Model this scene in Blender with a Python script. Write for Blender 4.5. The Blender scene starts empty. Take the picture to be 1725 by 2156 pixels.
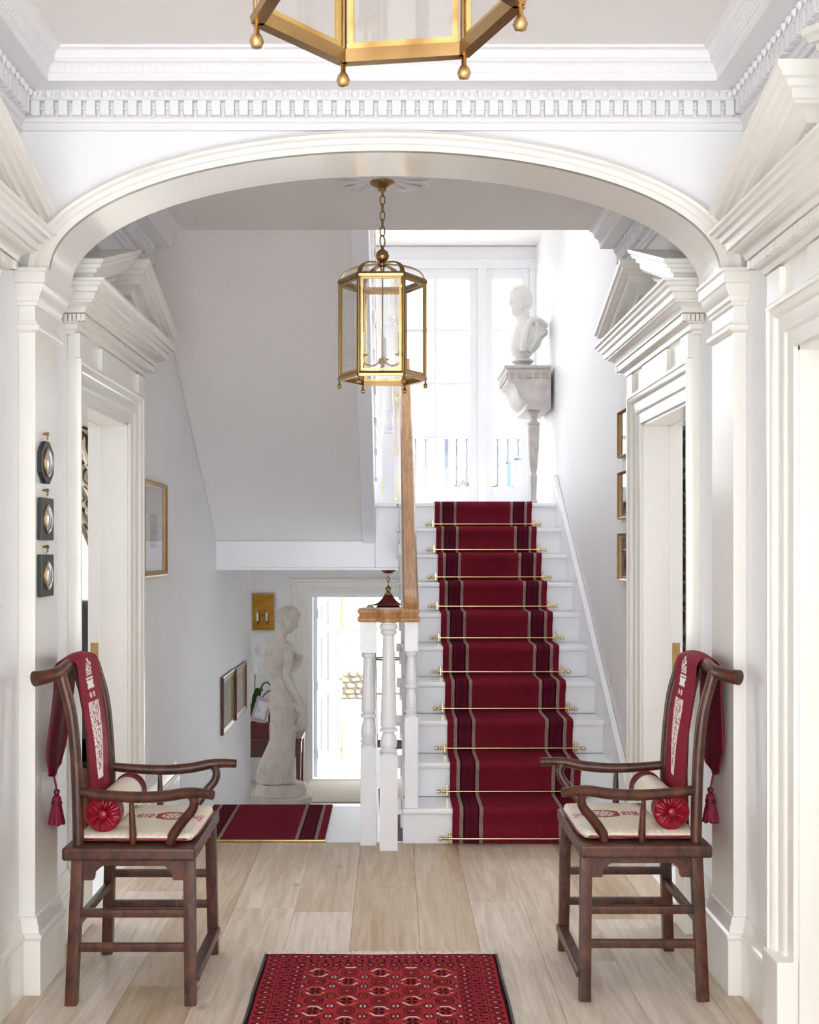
import bpy, bmesh, math, random
from mathutils import Vector, Matrix, noise as mnoise
random.seed(7)
SC = bpy.context.scene
COL = SC.collection
PI = math.pi

# ------------------------------------------------------------------ camera
# x to the right, y into the house, z up; floor of the hall at z = 0
cam_d = bpy.data.cameras.new('camera')
cam = bpy.data.objects.new('camera', cam_d)
COL.objects.link(cam)
cam.location = (0, 0, 1.47)
cam.rotation_euler = (PI / 2, 0, 0)
cam_d.sensor_fit = 'HORIZONTAL'
cam_d.sensor_width = 36
cam_d.lens = 36 * 2600 / 1725
cam_d.shift_x = 37.5 / 1725
cam_d.shift_y = 77.0 / 1725
cam_d.clip_end = 300
SC.camera = cam

# ------------------------------------------------------------------ sky, sun, daylight portals, exposure
world = bpy.data.worlds.new('sky'); SC.world = world
world.use_nodes = True
_n = world.node_tree.nodes
_n['Background'].inputs[0].default_value = (0.90, 0.95, 1.0, 1)
_n['Background'].inputs[1].default_value = 2.0
sun_d = bpy.data.lights.new('sun', 'SUN'); sun_d.energy = 6.0; sun_d.angle = 0.03
sun_d.color = (1.0, 0.975, 0.94)
sun = bpy.data.objects.new('sun', sun_d); COL.objects.link(sun)
sun.rotation_euler = (math.radians(54), 0, math.radians(35))   # behind the camera, 36 degrees high
def portal(name, loc, rot, sx, sy):
    d = bpy.data.lights.new(name, 'AREA'); d.shape = 'RECTANGLE'; d.size = sx; d.size_y = sy
    d.cycles.is_portal = True
    o = bpy.data.objects.new(name, d); COL.objects.link(o)
    o.location = loc; o.rotation_euler = rot
    return o
portal('portal_unseen_front', (-0.03, -2.30, 1.5), (-PI / 2, 0, PI), 2.36, 3.0)
portal('portal_french_window', (0.0, 10.22, 2.9), (-PI / 2, 0, 0), 2.3, 2.2)
portal('portal_front_door', (-0.3, 13.66, -0.05), (-PI / 2, 0, 0), 1.3, 2.1)
portal('portal_added_roof', (-0.2, 7.05, 5.44), (0, 0, 0), 1.4, 1.2)  # over the added roof opening
portal('portal_added_left', (-3.72, 6.15, 1.42), (0, -PI / 2, 0), 2.1, 1.7)  # at the window openings added to the side rooms
portal('portal_added_right', (3.66, 6.15, 1.42), (0, PI / 2, 0), 2.1, 1.7)
portal('portal_added_lower', (-4.32, 11.53, 0.25), (0, -PI / 2, 0), 1.3, 0.36)  # at the opening added to the lower hall
vs = SC.view_settings
SC.display_settings.display_device = 'sRGB'
vs.view_transform = 'Standard'
try: vs.look = 'None'
except Exception: pass
vs.gamma = 1.0
vs.use_curve_mapping = False
vs.exposure = 1.98
SC.cycles.max_bounces = 7
SC.cycles.diffuse_bounces = 5
SC.cycles.glossy_bounces = 3
SC.cycles.transparent_max_bounces = 14
SC.cycles.use_adaptive_sampling = True
SC.cycles.adaptive_threshold = 0.08
SC.cycles.adaptive_min_samples = 16
SC.cycles.caustics_reflective = False
SC.cycles.caustics_refractive = False
SC.cycles.sample_clamp_indirect = 6

# ------------------------------------------------------------------ helpers
def srgb(r, g, b):
    def f(c):
        c /= 255.0
        return c / 12.92 if c <= 0.04045 else ((c + 0.055) / 1.055) ** 2.4
    return (f(r), f(g), f(b), 1.0)

class MB:
    """collects vertices and faces, then links them as one mesh object"""
    def __init__(s):
        s.v = []; s.f = []; s.col = None; s.uv = None
    def add(s, vs, fs):
        o = len(s.v)
        s.v += [tuple(p) for p in vs]
        s.f += [tuple(i + o for i in f) for f in fs]
        return s
    def box(s, x0, x1, y0, y1, z0, z1):
        return s.add([(x0, y0, z0), (x1, y0, z0), (x1, y1, z0), (x0, y1, z0), (x0, y0, z1), (x1, y0, z1), (x1, y1, z1), (x0, y1, z1)],
                     [(0, 3, 2, 1), (4, 5, 6, 7), (0, 1, 5, 4), (1, 2, 6, 5), (2, 3, 7, 6), (3, 0, 4, 7)])
    def rings(s, rs, closed=True, caps=True, loop=False):
        n = len(rs[0]); vs = [p for r in rs for p in r]; fs = []
        m = len(rs)
        for i in range(m if loop else m - 1):
            a = i * n; b = ((i + 1) % m) * n
            for j in range(n if closed else n - 1):
                k = (j + 1) % n
                fs.append((a + j, a + k, b + k, b + j))
        if caps and closed and not loop:
            fs.append(tuple(range(n - 1, -1, -1)))
            fs.append(tuple((m - 1) * n + j for j in range(n)))
        return s.add(vs, fs)
    def lathe(s, prof, seg=20, c=(0, 0, 0), axis='z'):
        rs = []
        for r, h in prof:
            ring = []
            for j in range(seg):
                a = 2 * PI * j / seg
                u, w = r * math.cos(a), r * math.sin(a)
                p = {'z': (u, w, h), 'y': (u, h, w), 'x': (h, u, w)}[axis]
                ring.append((p[0] + c[0], p[1] + c[1], p[2] + c[2]))
            rs.append(ring)
        return s.rings(rs)
    def tube(s, path, rad, seg=10, caps=True, flat=1.0, up=None, loop=False, sq=False):
        P = [Vector(p) for p in path]; n = len(P)
        R = rad if isinstance(rad, (list, tuple)) else [rad] * n
        rs = []; prev = None
        for i in range(n):
            if loop: t = P[(i + 1) % n] - P[(i - 1) % n]
            else: t = P[min(i + 1, n - 1)] - P[max(i - 1, 0)]
            t.normalize()
            if prev is None:
                ref = Vector(up) if up else (Vector((0, 0, 1)) if abs(t.z) < 0.9 else Vector((1, 0, 0)))
            else: ref = prev
            u = ref - t * ref.dot(t); u.normalize(); w = t.cross(u); prev = u
            ring = []
            for j in range(seg):
                a = 2 * PI * (j + 0.5) / seg
                cu, cw = math.cos(a), math.sin(a)
                if sq:
                    m = max(abs(cu), abs(cw)); cu /= m * 1.0; cw /= m * 1.0
                    if abs(abs(cu) - abs(cw)) < 0.3: cu *= .93; cw *= .93
                ring.append(P[i] + u * (R[i] * cu) + w * (R[i] * flat * cw))
            rs.append(ring)
        return s.rings(rs, caps=caps, loop=loop)
    def prism(s, pts, h0, h1, axis='y'):
        def q(a, b, h): return {'y': (a, h, b), 'x': (h, a, b), 'z': (a, b, h)}[axis]
        return s.rings([[q(a, b, h0) for a, b in pts], [q(a, b, h1) for a, b in pts]])
    def xf(s, M, start=0):
        for i in range(start, len(s.v)):
            s.v[i] = tuple(M @ Vector(s.v[i]))
        return s
    def mesh(s, name, mat=None, smooth=None, bevel=0, rel=None, bseg=2):
        me = bpy.data.meshes.new(name)
        vs = s.v if rel is None else [(a - rel[0], b - rel[1], c - rel[2]) for a, b, c in s.v]
        me.from_pydata(vs, [], s.f)
        if s.uv:
            l = me.uv_layers.new(name='UVMap')
            for lp in me.loops: l.data[lp.index].uv = s.uv[lp.vertex_index]
        if s.col:
            ca = me.color_attributes.new('Col', 'FLOAT_COLOR', 'POINT')
            flat = [x for c in s.col for x in (c[0], c[1], c[2], 1.0)]
            ca.data.foreach_set('color', flat)
        if not s.col or bevel:
            bm = bmesh.new(); bm.from_mesh(me)
            bmesh.ops.recalc_face_normals(bm, faces=bm.faces)
            if bevel:
                es = [e for e in bm.edges if len(e.link_faces) == 2 and e.calc_face_angle(0) > 0.6]
                bmesh.ops.bevel(bm, geom=es, offset=bevel, segments=bseg, affect='EDGES', profile=0.6, clamp_overlap=True)
            bm.to_mesh(me); bm.free()
        if smooth is not None:
            for p in me.polygons: p.use_smooth = True
            if smooth < 179: me.set_sharp_from_angle(angle=math.radians(smooth))
        if mat: me.materials.append(mat)
        me.update()
        return me
    def build(s, name, mat=None, parent=None, smooth=None, bevel=0, rel=None, loc=None, bseg=2):
        return obj(name, s.mesh(name, mat, smooth, bevel, rel, bseg), parent, loc)

def obj(name, me, parent=None, loc=None, rot=None):
    o = bpy.data.objects.new(name, me); COL.objects.link(o)
    if parent: o.parent = parent
    if loc: o.location = loc
    if rot: o.rotation_euler = rot
    return o
def tag(o, label=None, cat=None, group=None, kind=None):
    if label: o['label'] = label
    if cat: o['category'] = cat
    if group: o['group'] = group
    if kind: o['kind'] = kind
    return o
def thing(name, label, cat, loc=(0, 0, 0), rz=0, group=None):
    o = bpy.data.objects.new(name, None); COL.objects.link(o)
    o.empty_display_size = 0.05
    o.location = loc; o.rotation_euler = (0, 0, rz)
    return tag(o, label, cat, group)
def struct(o): o['kind'] = 'structure'; return o
def sgroup(name):
    o = bpy.data.objects.new(name, None); COL.objects.link(o); o['kind'] = 'structure'; return o
def copy_tree(o, parent=None):
    c = o.copy(); COL.objects.link(c); c.parent = parent
    for ch in list(o.children): copy_tree(ch, c)
    return c
def smoothpath(pts, n=6):
    """Catmull-Rom through the points"""
    P = [Vector(p) for p in pts]; out = []
    for i in range(len(P) - 1):
        p0 = P[max(i - 1, 0)]; p1 = P[i]; p2 = P[i + 1]; p3 = P[min(i + 2, len(P) - 1)]
        for k in range(n):
            t = k / n
            out.append(0.5 * ((2 * p1) + (p2 - p0) * t + (2 * p0 - 5 * p1 + 4 * p2 - p3) * t * t + (3 * p1 - p0 - 3 * p2 + p3) * t ** 3))
    out.append(P[-1])
    return out
def lerpN(xs, ys, x):
    if x <= xs[0]: return ys[0]
    for i in range(len(xs) - 1):
        if x <= xs[i + 1]:
            t = (x - xs[i]) / (xs[i + 1] - xs[i])
            return ys[i] + (ys[i + 1] - ys[i]) * t
    return ys[-1]
def sstep(a, b, x):
    t = min(1, max(0, (x - a) / (b - a))); return t * t * (3 - 2 * t)

# ------------------------------------------------------------------ materials (all node based)
def newmat(name):
    m = bpy.data.materials.new(name); m.use_nodes = True
    nt = m.node_tree
    return m, nt, nt.nodes['Principled BSDF']
def nd(nt, t, **kw):
    n = nt.nodes.new(t)
    for k, v in kw.items(): setattr(n, k, v)
    return n
def paint(name, c, rough=0.5, var=0.03, scale=3.0, bump=0.02, bscale=90, metal=0.0, spec=0.5, coat=0.0, stretch=None):
    m, nt, b = newmat(name)
    tc = nd(nt, 'ShaderNodeTexCoord')
    mp = nd(nt, 'ShaderNodeMapping')
    if stretch: mp.inputs['Scale'].default_value = stretch
    nt.links.new(tc.outputs['Object'], mp.inputs[0])
    ns = nd(nt, 'ShaderNodeTexNoise'); ns.inputs['Scale'].default_value = scale; ns.inputs['Detail'].default_value = 5
    nt.links.new(mp.outputs[0], ns.inputs['Vector'])
    rp = nd(nt, 'ShaderNodeValToRGB')
    rp.color_ramp.elements[0].position = 0.3; rp.color_ramp.elements[1].position = 0.7
    rp.color_ramp.elements[0].color = tuple(max(0, x * (1 - var)) for x in c[:3]) + (1,)
    rp.color_ramp.elements[1].color = tuple(min(1, x * (1 + var)) for x in c[:3]) + (1,)
    nt.links.new(ns.outputs[0], rp.inputs[0]); nt.links.new(rp.outputs[0], b.inputs['Base Color'])
    b.inputs['Roughness'].default_value = rough; b.inputs['Metallic'].default_value = metal
    b.inputs['Specular IOR Level'].default_value = spec
    b.inputs['Coat Weight'].default_value = coat; b.inputs['Coat Roughness'].default_value = 0.12
    if bump:
        n2 = nd(nt, 'ShaderNodeTexNoise'); n2.inputs['Scale'].default_value = bscale; n2.inputs['Detail'].default_value = 3
        nt.links.new(mp.outputs[0], n2.inputs['Vector'])
        bp = nd(nt, 'ShaderNodeBump'); bp.inputs['Strength'].default_value = bump; bp.inputs['Distance'].default_value = 0.01
        nt.links.new(n2.outputs[0], bp.inputs['Height']); nt.links.new(bp.outputs[0], b.inputs['Normal'])
    return m
def colattr(name, rough=0.8, bscale=700, bump=0.25, sheen=0.2, spec=0.3):
    m, nt, b = newmat(name)
    a = nd(nt, 'ShaderNodeVertexColor'); a.layer_name = 'Col'
    tc = nd(nt, 'ShaderNodeTexCoord')
    n2 = nd(nt, 'ShaderNodeTexNoise'); n2.inputs['Scale'].default_value = bscale
    nt.links.new(tc.outputs['Object'], n2.inputs['Vector'])
    mx = nd(nt, 'ShaderNodeMix', data_type='RGBA', blend_type='MULTIPLY'); mx.inputs[0].default_value = 0.45
    nt.links.new(a.outputs[0], mx.inputs[6]); nt.links.new(n2.outputs[0], mx.inputs[7])
    br = nd(nt, 'ShaderNodeMix', data_type='RGBA', blend_type='MULTIPLY'); br.inputs[0].default_value = 1
    br.inputs[7].default_value = (1.3, 1.3, 1.3, 1); nt.links.new(mx.outputs[2], br.inputs[6])
    nt.links.new(br.outputs[2], b.inputs['Base Color'])
    bp = nd(nt, 'ShaderNodeBump'); bp.inputs['Strength'].default_value = bump; bp.inputs['Distance'].default_value = 0.002
    nt.links.new(n2.outputs[0], bp.inputs['Height']); nt.links.new(bp.outputs[0], b.inputs['Normal'])
    b.inputs['Roughness'].default_value = rough; b.inputs['Sheen Weight'].default_value = sheen
    b.inputs['Specular IOR Level'].default_value = spec
    return m
def glass(name, tint=(1, 1, 1, 1), refl=0.9):
    m, nt, b = newmat(name)
    out = nt.nodes['Material Output']
    tr = nd(nt, 'ShaderNodeBsdfTransparent'); tr.inputs[0].default_value = tint
    gl = nd(nt, 'ShaderNodeBsdfGlossy'); gl.inputs['Roughness'].default_value = 0.02
    lw = nd(nt, 'ShaderNodeLayerWeight'); lw.inputs[0].default_value = 0.5
    pw = nd(nt, 'ShaderNodeMath', operation='POWER'); pw.inputs[1].default_value = 5.0
    nt.links.new(lw.outputs['Facing'], pw.inputs[0])
    fr = nd(nt, 'ShaderNodeMath', operation='MULTIPLY_ADD'); fr.inputs[1].default_value = 0.9; fr.inputs[2].default_value = 0.04
    nt.links.new(pw.outputs[0], fr.inputs[0])
    ns = nd(nt, 'ShaderNodeTexNoise'); ns.inputs['Scale'].default_value = 4
    bp = nd(nt, 'ShaderNodeBump'); bp.inputs['Strength'].default_value = 0.02
    nt.links.new(ns.outputs[0], bp.inputs['Height']); nt.links.new(bp.outputs[0], gl.inputs['Normal'])
    mu = nd(nt, 'ShaderNodeMath', operation='MULTIPLY'); mu.inputs[1].default_value = refl
    nt.links.new(fr.outputs[0], mu.inputs[0])
    mx = nd(nt, 'ShaderNodeMixShader')
    nt.links.new(mu.outputs[0], mx.inputs[0]); nt.links.new(tr.outputs[0], mx.inputs[1]); nt.links.new(gl.outputs[0], mx.inputs[2])
    nt.links.new(mx.outputs[0], out.inputs[0])
    nt.nodes.remove(b)
    return m
def wood(name, c1, c2, rough=0.35, scale=6.0, stretch=(1, 1, 8), coat=0.2, rand=False, knots=False, bump=0.06):
    m, nt, b = newmat(name)
    tc = nd(nt, 'ShaderNodeTexCoord'); mp = nd(nt, 'ShaderNodeMapping'); mp.inputs['Scale'].default_value = stretch
    src = tc.outputs['Object']
    if rand:
        oi = nd(nt, 'ShaderNodeObjectInfo')
        mu = nd(nt, 'ShaderNodeMath', operation='MULTIPLY'); mu.inputs[1].default_value = 40
        nt.links.new(oi.outputs['Random'], mu.inputs[0])
        ad = nd(nt, 'ShaderNodeVectorMath', operation='ADD')
        nt.links.new(src, ad.inputs[0]); nt.links.new(mu.outputs[0], ad.inputs[1]); src = ad.outputs[0]
    nt.links.new(src, mp.inputs[0])
    n1 = nd(nt, 'ShaderNodeTexNoise'); n1.inputs['Scale'].default_value = scale; n1.inputs['Detail'].default_value = 6; n1.inputs['Distortion'].default_value = 1.2
    nt.links.new(mp.outputs[0], n1.inputs['Vector'])
    n3 = nd(nt, 'ShaderNodeTexNoise'); n3.inputs['Scale'].default_value = scale * 6; n3.inputs['Detail'].default_value = 4
    nt.links.new(mp.outputs[0], n3.inputs['Vector'])
    av = nd(nt, 'ShaderNodeMath', operation='MULTIPLY_ADD'); av.inputs[1].default_value = 0.35
    nt.links.new(n3.outputs[0], av.inputs[0]); nt.links.new(n1.outputs[0], av.inputs[2])
    rp = nd(nt, 'ShaderNodeValToRGB')
    rp.color_ramp.elements[0].position = 0.5; rp.color_ramp.elements[1].position = 0.88
    rp.color_ramp.elements[0].color = c1; rp.color_ramp.elements[1].color = c2
    nt.links.new(av.outputs[0], rp.inputs[0])
    last = rp.outputs[0]
    if rand:
        hs = nd(nt, 'ShaderNodeHueSaturation')
        mr = nd(nt, 'ShaderNodeMapRange'); mr.inputs[3].default_value = 0.80; mr.inputs[4].default_value = 1.12
        nt.links.new(oi.outputs['Random'], mr.inputs[0]); nt.links.new(mr.outputs[0], hs.inputs['Value'])
        mr2 = nd(nt, 'ShaderNodeMapRange'); mr2.inputs[3].default_value = 1.25; mr2.inputs[4].default_value = 0.68
        nt.links.new(oi.outputs['Random'], mr2.inputs[0]); nt.links.new(mr2.outputs[0], hs.inputs['Saturation'])
        nt.links.new(last, hs.inputs['Color']); last = hs.outputs[0]
    if knots:
        mk = nd(nt, 'ShaderNodeMapping'); mk.inputs['Scale'].default_value = (2.9, 1.5, 1)
        nt.links.new(src, mk.inputs[0])
        vo = nd(nt, 'ShaderNodeTexVoronoi'); vo.inputs['Scale'].default_value = 1.3; vo.inputs['Randomness'].default_value = 1
        nt.links.new(mk.outputs[0], vo.inputs['Vector'])
        n4 = nd(nt, 'ShaderNodeTexNoise'); n4.inputs['Scale'].default_value = 22
        nt.links.new(src, n4.inputs['Vector'])
        s4 = nd(nt, 'ShaderNodeMath', operation='MULTIPLY_ADD'); s4.inputs[1].default_value = 0.09
        nt.links.new(n4.outputs[0], s4.inputs[0]); nt.links.new(vo.outputs['Distance'], s4.inputs[2])
        kr = nd(nt, 'ShaderNodeValToRGB'); kr.color_ramp.elements[0].position = 0.065; kr.color_ramp.elements[1].position = 0.13
        kr.color_ramp.elements[0].color = (0.5, 0.5, 0.5, 1); kr.color_ramp.elements[1].color = (0, 0, 0, 1)
        nt.links.new(s4.outputs[0], kr.inputs[0])
        km = nd(nt, 'ShaderNodeMix', data_type='RGBA'); km.inputs[7].default_value = srgb(112, 98, 88)
        nt.links.new(kr.outputs[0], km.inputs[0]); nt.links.new(last, km.inputs[6]); last = km.outputs[2]
    nt.links.new(last, b.inputs['Base Color'])
    b.inputs['Roughness'].default_value = rough; b.inputs['Coat Weight'].default_value = coat; b.inputs['Coat Roughness'].default_value = 0.15
    bp = nd(nt, 'ShaderNodeBump'); bp.inputs['Strength'].default_value = bump; bp.inputs['Distance'].default_value = 0.003
    nt.links.new(n3.outputs[0], bp.inputs['Height']); nt.links.new(bp.outputs[0], b.inputs['Normal'])
    return m
M = {}
M['wall'] = paint('wall_paint', srgb(243, 242, 242), 0.6, 0.012, 2, 0.03, 60)
M['ceil'] = paint('ceiling_paint', srgb(240, 236, 234), 0.75, 0.012, 2, 0.03, 70)
M['plaster'] = paint('cornice_plaster', srgb(238, 237, 238), 0.55, 0.012, 3, 0.02, 80)
M['trim'] = paint('trim_gloss_cream', srgb(238, 235, 227), 0.24, 0.012, 3, 0.035, 25, coat=0.25)
M['white'] = paint('white_satin_paint', srgb(244, 244, 246), 0.28, 0.012, 3, 0.015, 40, coat=0.15)
M['brass'] = paint('polished_brass', srgb(212, 178, 114), 0.22, 0.06, 12, 0.01, 60, metal=1)
M['abrass'] = paint('antique_brass', srgb(170, 138, 92), 0.28, 0.12, 14, 0.02, 80, metal=1)
M['pbrass'] = paint('pale_brass', srgb(226, 200, 150), 0.2, 0.04, 12, 0.01, 60, metal=1)
M['gilt'] = paint('gilt_frame', srgb(168, 138, 88), 0.38, 0.12, 30, 0.08, 120, metal=0.85)
M['steel'] = paint('grey_steel', srgb(150, 150, 150), 0.35, 0.05, 20, 0.01, metal=1)
M['dwood'] = wood('dark_rosewood', srgb(46, 19, 10), srgb(96, 48, 27), 0.36, 5, (5, 5, 2.2), 0.05)
M['mahog'] = wood('mahogany', srgb(60, 30, 18), srgb(110, 62, 36), 0.35, 5, (3, 3, 3), 0.2)
M['oak'] = wood('oak_rail', srgb(172, 122, 74), srgb(208, 162, 112), 0.35, 4, (14, 1.2, 1.6), 0.1)
M['floor'] = wood('oak_boards', srgb(188, 163, 135), srgb(218, 200, 178), 0.42, 2.6, (9, 0.6, 1), 0.05, rand=True, knots=True, bump=0.03)
M['glass'] = glass('clear_glass')
M['stone'] = paint('weathered_plaster_stone', srgb(222, 213, 200), 0.8, 0.12, 9, 0.25, 45)
M['bust'] = paint('white_plaster', srgb(240, 238, 232), 0.6, 0.02, 5, 0.03, 60)
M['beige'] = paint('beige_silk', srgb(224, 213, 194), 0.5, 0.04, 8, 0.08, 220, spec=0.4)
M['redsilk'] = paint('red_silk', srgb(142, 12, 34), 0.3, 0.1, 10, 0.08, 90, spec=0.6)
M['wine'] = paint('wine_silk', srgb(92, 22, 44), 0.4, 0.08, 10, 0.05, 120)
M['tassel'] = paint('tassel_thread', srgb(134, 16, 50), 0.6, 0.15, 60, 0.3, 300)
M['cloth'] = colattr('embroidered_red_cloth', 0.6, 600, 0.15, 0.0, 0.15)
M['clothb'] = colattr('embroidered_beige_cloth', 0.5, 500, 0.12, 0.0, 0.3)
M['rug'] = colattr('rug_pile', 0.95, 420, 0.5, 0.0, 0.05)
M['fringe'] = paint('rug_fringe', srgb(228, 214, 204), 0.9, 0.08, 60, 0.1, 300)
M['black'] = paint('black_paint', srgb(28, 28, 34), 0.4, 0.08, 10, 0.02, 60)
M['green'] = paint('dark_green_paint', srgb(38, 48, 36), 0.4, 0.08, 10, 0.02, 60)
M['paper'] = paint('mount_paper', srgb(226, 224, 222), 0.7, 0.02, 5, 0)
M['dark'] = paint('dark_fabric', srgb(26, 22, 26), 0.7, 0.2, 8, 0.1, 80)
# ------------------------------------------------------------------ the house: main dimensions (metres)
XL, XR = -1.235, 1.175            # faces of the side walls
XC = (XL + XR) / 2
CE = 3.07                         # ceiling
LEDGE = 6.18                      # where the hall floor ends and the stairs begin
RISE, GO = 0.179, 0.2805
Y1 = 6.125                        # first nosing of the main flight
YT = Y1 + 9 * GO                  # nosing of the half landing
ZT = 10 * RISE                    # half landing level
LOW = -1.07                       # lower hall floor
DW, DT = 0.935, 2.055             # door openings
DOORS = (3.10, 5.31)
WT = 0.18

def wall_with_doors(name, x0, x1, y0, y1, z0, z1, doors):
    mb = MB(); y = y0
    for c in doors:
        a, b = c - DW / 2, c + DW / 2
        mb.box(x0, x1, y, a, z0, z1); mb.box(x0, x1, a, b, DT, z1)
        if z0 < -0.01: mb.box(x0, x1, a, b, z0, -0.01)
        y = b
    mb.box(x0, x1, y, y1, z0, z1)
    return struct(mb.build(name, M['wall']))
wall_with_doors('wall_left', XL - WT, XL, -2.3, 10.8, -1.2, 5.3, DOORS)
wall_with_doors('wall_right', XR, XR + WT, -2.3, 10.06, -0.3, 5.3, DOORS)
# unseen front wall of the entrance room, glazed wall to wall to admit daylight
mb = MB(); mb.box(XL, XR, -2.32, -2.22, 2.95, CE); mb.box(XL, XR, -2.32, -2.22, 0, .1)
for x in (XL + .03, XC - 0.42, XC + 0.42, XR - .03): mb.box(x - .03, x + .03, -2.32, -2.22, .1, 2.95)
struct(mb.build('window_2', M['white']))
# ceilings
struct(MB().box(XL - .02, XR + .02, -2.32, 4.1, CE, CE + .15).build('ceiling', M['ceil']))
struct(MB().box(XL - .02, XR + .02, 4.35, 6.2, CE, CE + .25).build('ceiling_hall', M['ceil']))
# upper well above the stairs
struct(MB().box(XL, XR, 6.02, 6.2, CE + .25, 5.3).build('wall_upper', M['wall']))
RL = (-.90, 0.50, 6.45, 7.65)                             # roof opening out of view, added to brighten the stairwell
mb = MB().box(XL, XR, 6.1, RL[2], 5.3, 5.42).box(XL, XR, RL[3], 10.1, 5.3, 5.42).box(XL, RL[0], RL[2], RL[3], 5.3, 5.42).box(RL[1], XR, RL[2], RL[3], 5.3, 5.42)
struct(mb.build('ceiling_upper', M['ceil']))
rl_ = sgroup('window_added_roof')
mb = MB().box(RL[0], RL[0] + .04, RL[2], RL[3], 5.3, 5.46).box(RL[1] - .04, RL[1], RL[2], RL[3], 5.3, 5.46).box(RL[0], RL[1], RL[2], RL[2] + .04, 5.3, 5.46).box(RL[0], RL[1], RL[3] - .04, RL[3], 5.3, 5.46)
mb.build('added_roof_frame', M['white'], rl_)
MB().box(RL[0] + .04, RL[1] - .04, RL[2] + .04, RL[3] - .04, 5.38, 5.386).build('pane', M['glass'], rl_)

struct(MB().box(XL, XR, 8.1, 10.06, 3.93, 4.1).build('ceiling_window', M['ceil']))  # front part unseen, lengthened to shield the landing from the roof opening
# ---- floor: oak boards laid lengthwise
fl = sgroup('floor')
struct(MB().box(XL, XR, -2.3, 2.0, -.021, -.0005).build('floor_entrance', paint('pale_bounce_stone', srgb(226, 224, 222), .5, .03, 4, .03, 30)))  # unseen pale stone, added to bounce neutral light into the hall
struct(MB().box(XL - .2, XR + .2, -2.35, LEDGE - .02, -.24, -.021).build('floor_base', M['oak'], fl))
seams = [XL, -1.14, -0.885, -0.645, -0.395, -0.155, 0.105, 0.325, 0.545, 0.80, 1.05, XR]
ends = {0: [2.2, 4.6], 1: [1.0, 3.3, 5.3], 2: [2.0, 4.15], 3: [0.2, 3.1, 5.05], 4: [1.6, 5.0], 5: [2.3, 5.35], 6: [0.4, 3.6],
        7: [1.5, 5.15], 8: [2.0, 4.4], 9: [0.6, 3.4, 4.9], 10: [1.9, 4.55]}
for i in range(len(seams) - 1):
    ys = [2.002] + [e for e in ends[i] if e > 2.2] + [LEDGE]
    for k in range(len(ys) - 1):
        cx, cy = (seams[i] + seams[i + 1]) / 2, (ys[k] + ys[k + 1]) / 2
        hw, hl = (seams[i + 1] - seams[i]) / 2 - .0003, (ys[k + 1] - ys[k]) / 2 - .0003
        MB().box(-hw, hw, -hl, hl, -.02, 0).build('floor_board', M['floor'], fl, bevel=.0011, loc=(cx, cy, 0), bseg=1)

# ---- mouldings
def sweep_profile(name, prof, rings, mat, parent=None, smooth=35):
    """prof: (projection, height) pairs; rings: functions (p, z) -> point"""
    mb = MB(); mb.rings([[r(p, z) for p, z in prof] for r in rings])
    return mb.build(name, mat, parent, smooth=smooth)

CORN = [(0, 2.855), (.012, 2.855), (.012, 2.877), (.02, 2.880), (.024, 2.888), (.028, 2.890), (.028, 2.940), (.050, 2.9415), (.052, 2.945), (.053, 2.946),
        (.054, 2.972), (.062, 2.974), (.13, 2.974), (.13, 2.998), (.134, 3.001), (.136, 3.012), (.146, 3.024), (.156, 3.028),
        (.156, 3.034), (.160, 3.036), (.162, 3.046), (.170, 3.058), (.182, 3.062), (.184, CE), (0, CE)]
# egg shape, built once and shared
def egg_mesh():
    mb = MB(); rs = []
    for i in range(7):
        t = i / 6; z = -0.0145 + 0.027 * t
        r = math.sqrt(max(0, 1 - ((t - .55) / .58) ** 2)) if 0 < t < 1 else 0.18
        rs.append([(math.cos(PI * j / 6) * .0108 * r, -math.sin(PI * j / 6) * .0125 * r - .001, z) for j in range(7)])
    mb.rings(rs, closed=False)
    n = len(mb.v)
    # shell that frames the egg
    pts = [(math.cos(a) * .0155, -.004, math.sin(a) * .017 + .003) for a in [PI + PI * k / 10 for k in range(11)]]
    pts = [(-.0155, -.004, .0135)] + pts + [(.0155, -.004, .0135)]
    mb.tube(pts, .0022, 5)
    mb.add([(-.0225, -.0, .012), (-.0195, -.006, .002), (-.0225, -.001, -.013), (-.0255, -.0, .002)], [(0, 1, 2), (0, 2, 3)])
    return mb.mesh('egg', M['plaster'], smooth=50)
EGG = egg_mesh()
DENT = MB().box(-.0145, .0145, -.024, .002, -.024, .024).mesh('dentil', M['plaster'], bevel=.0012)
DBAR = MB().box(-.0075, .0075, -.012, .002, -.003, .004).box(-.004, .004, -.006, .002, -.025, -.003).mesh('dentil_spacer', M['plaster'])
LEAF = None
def leaf_mesh():
    mb = MB(); rs = []
    for i in range(6):
        t = i / 5; z = .003 + .023 * t; y = -.002 - .014 * t * t
        w = .0085 * (1 - .35 * t) * (1 if i < 5 else .55)
        rs.append([(x * w, y - .004 * (1 - x * x) + (0.0025 if abs(x) < .1 else 0), z) for x in (-1, -.5, 0, .5, 1)])
    mb.rings(rs, closed=False)
    return mb.mesh('acanthus_leaf', M['plaster'], smooth=60)
LEAF = leaf_mesh()
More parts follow.
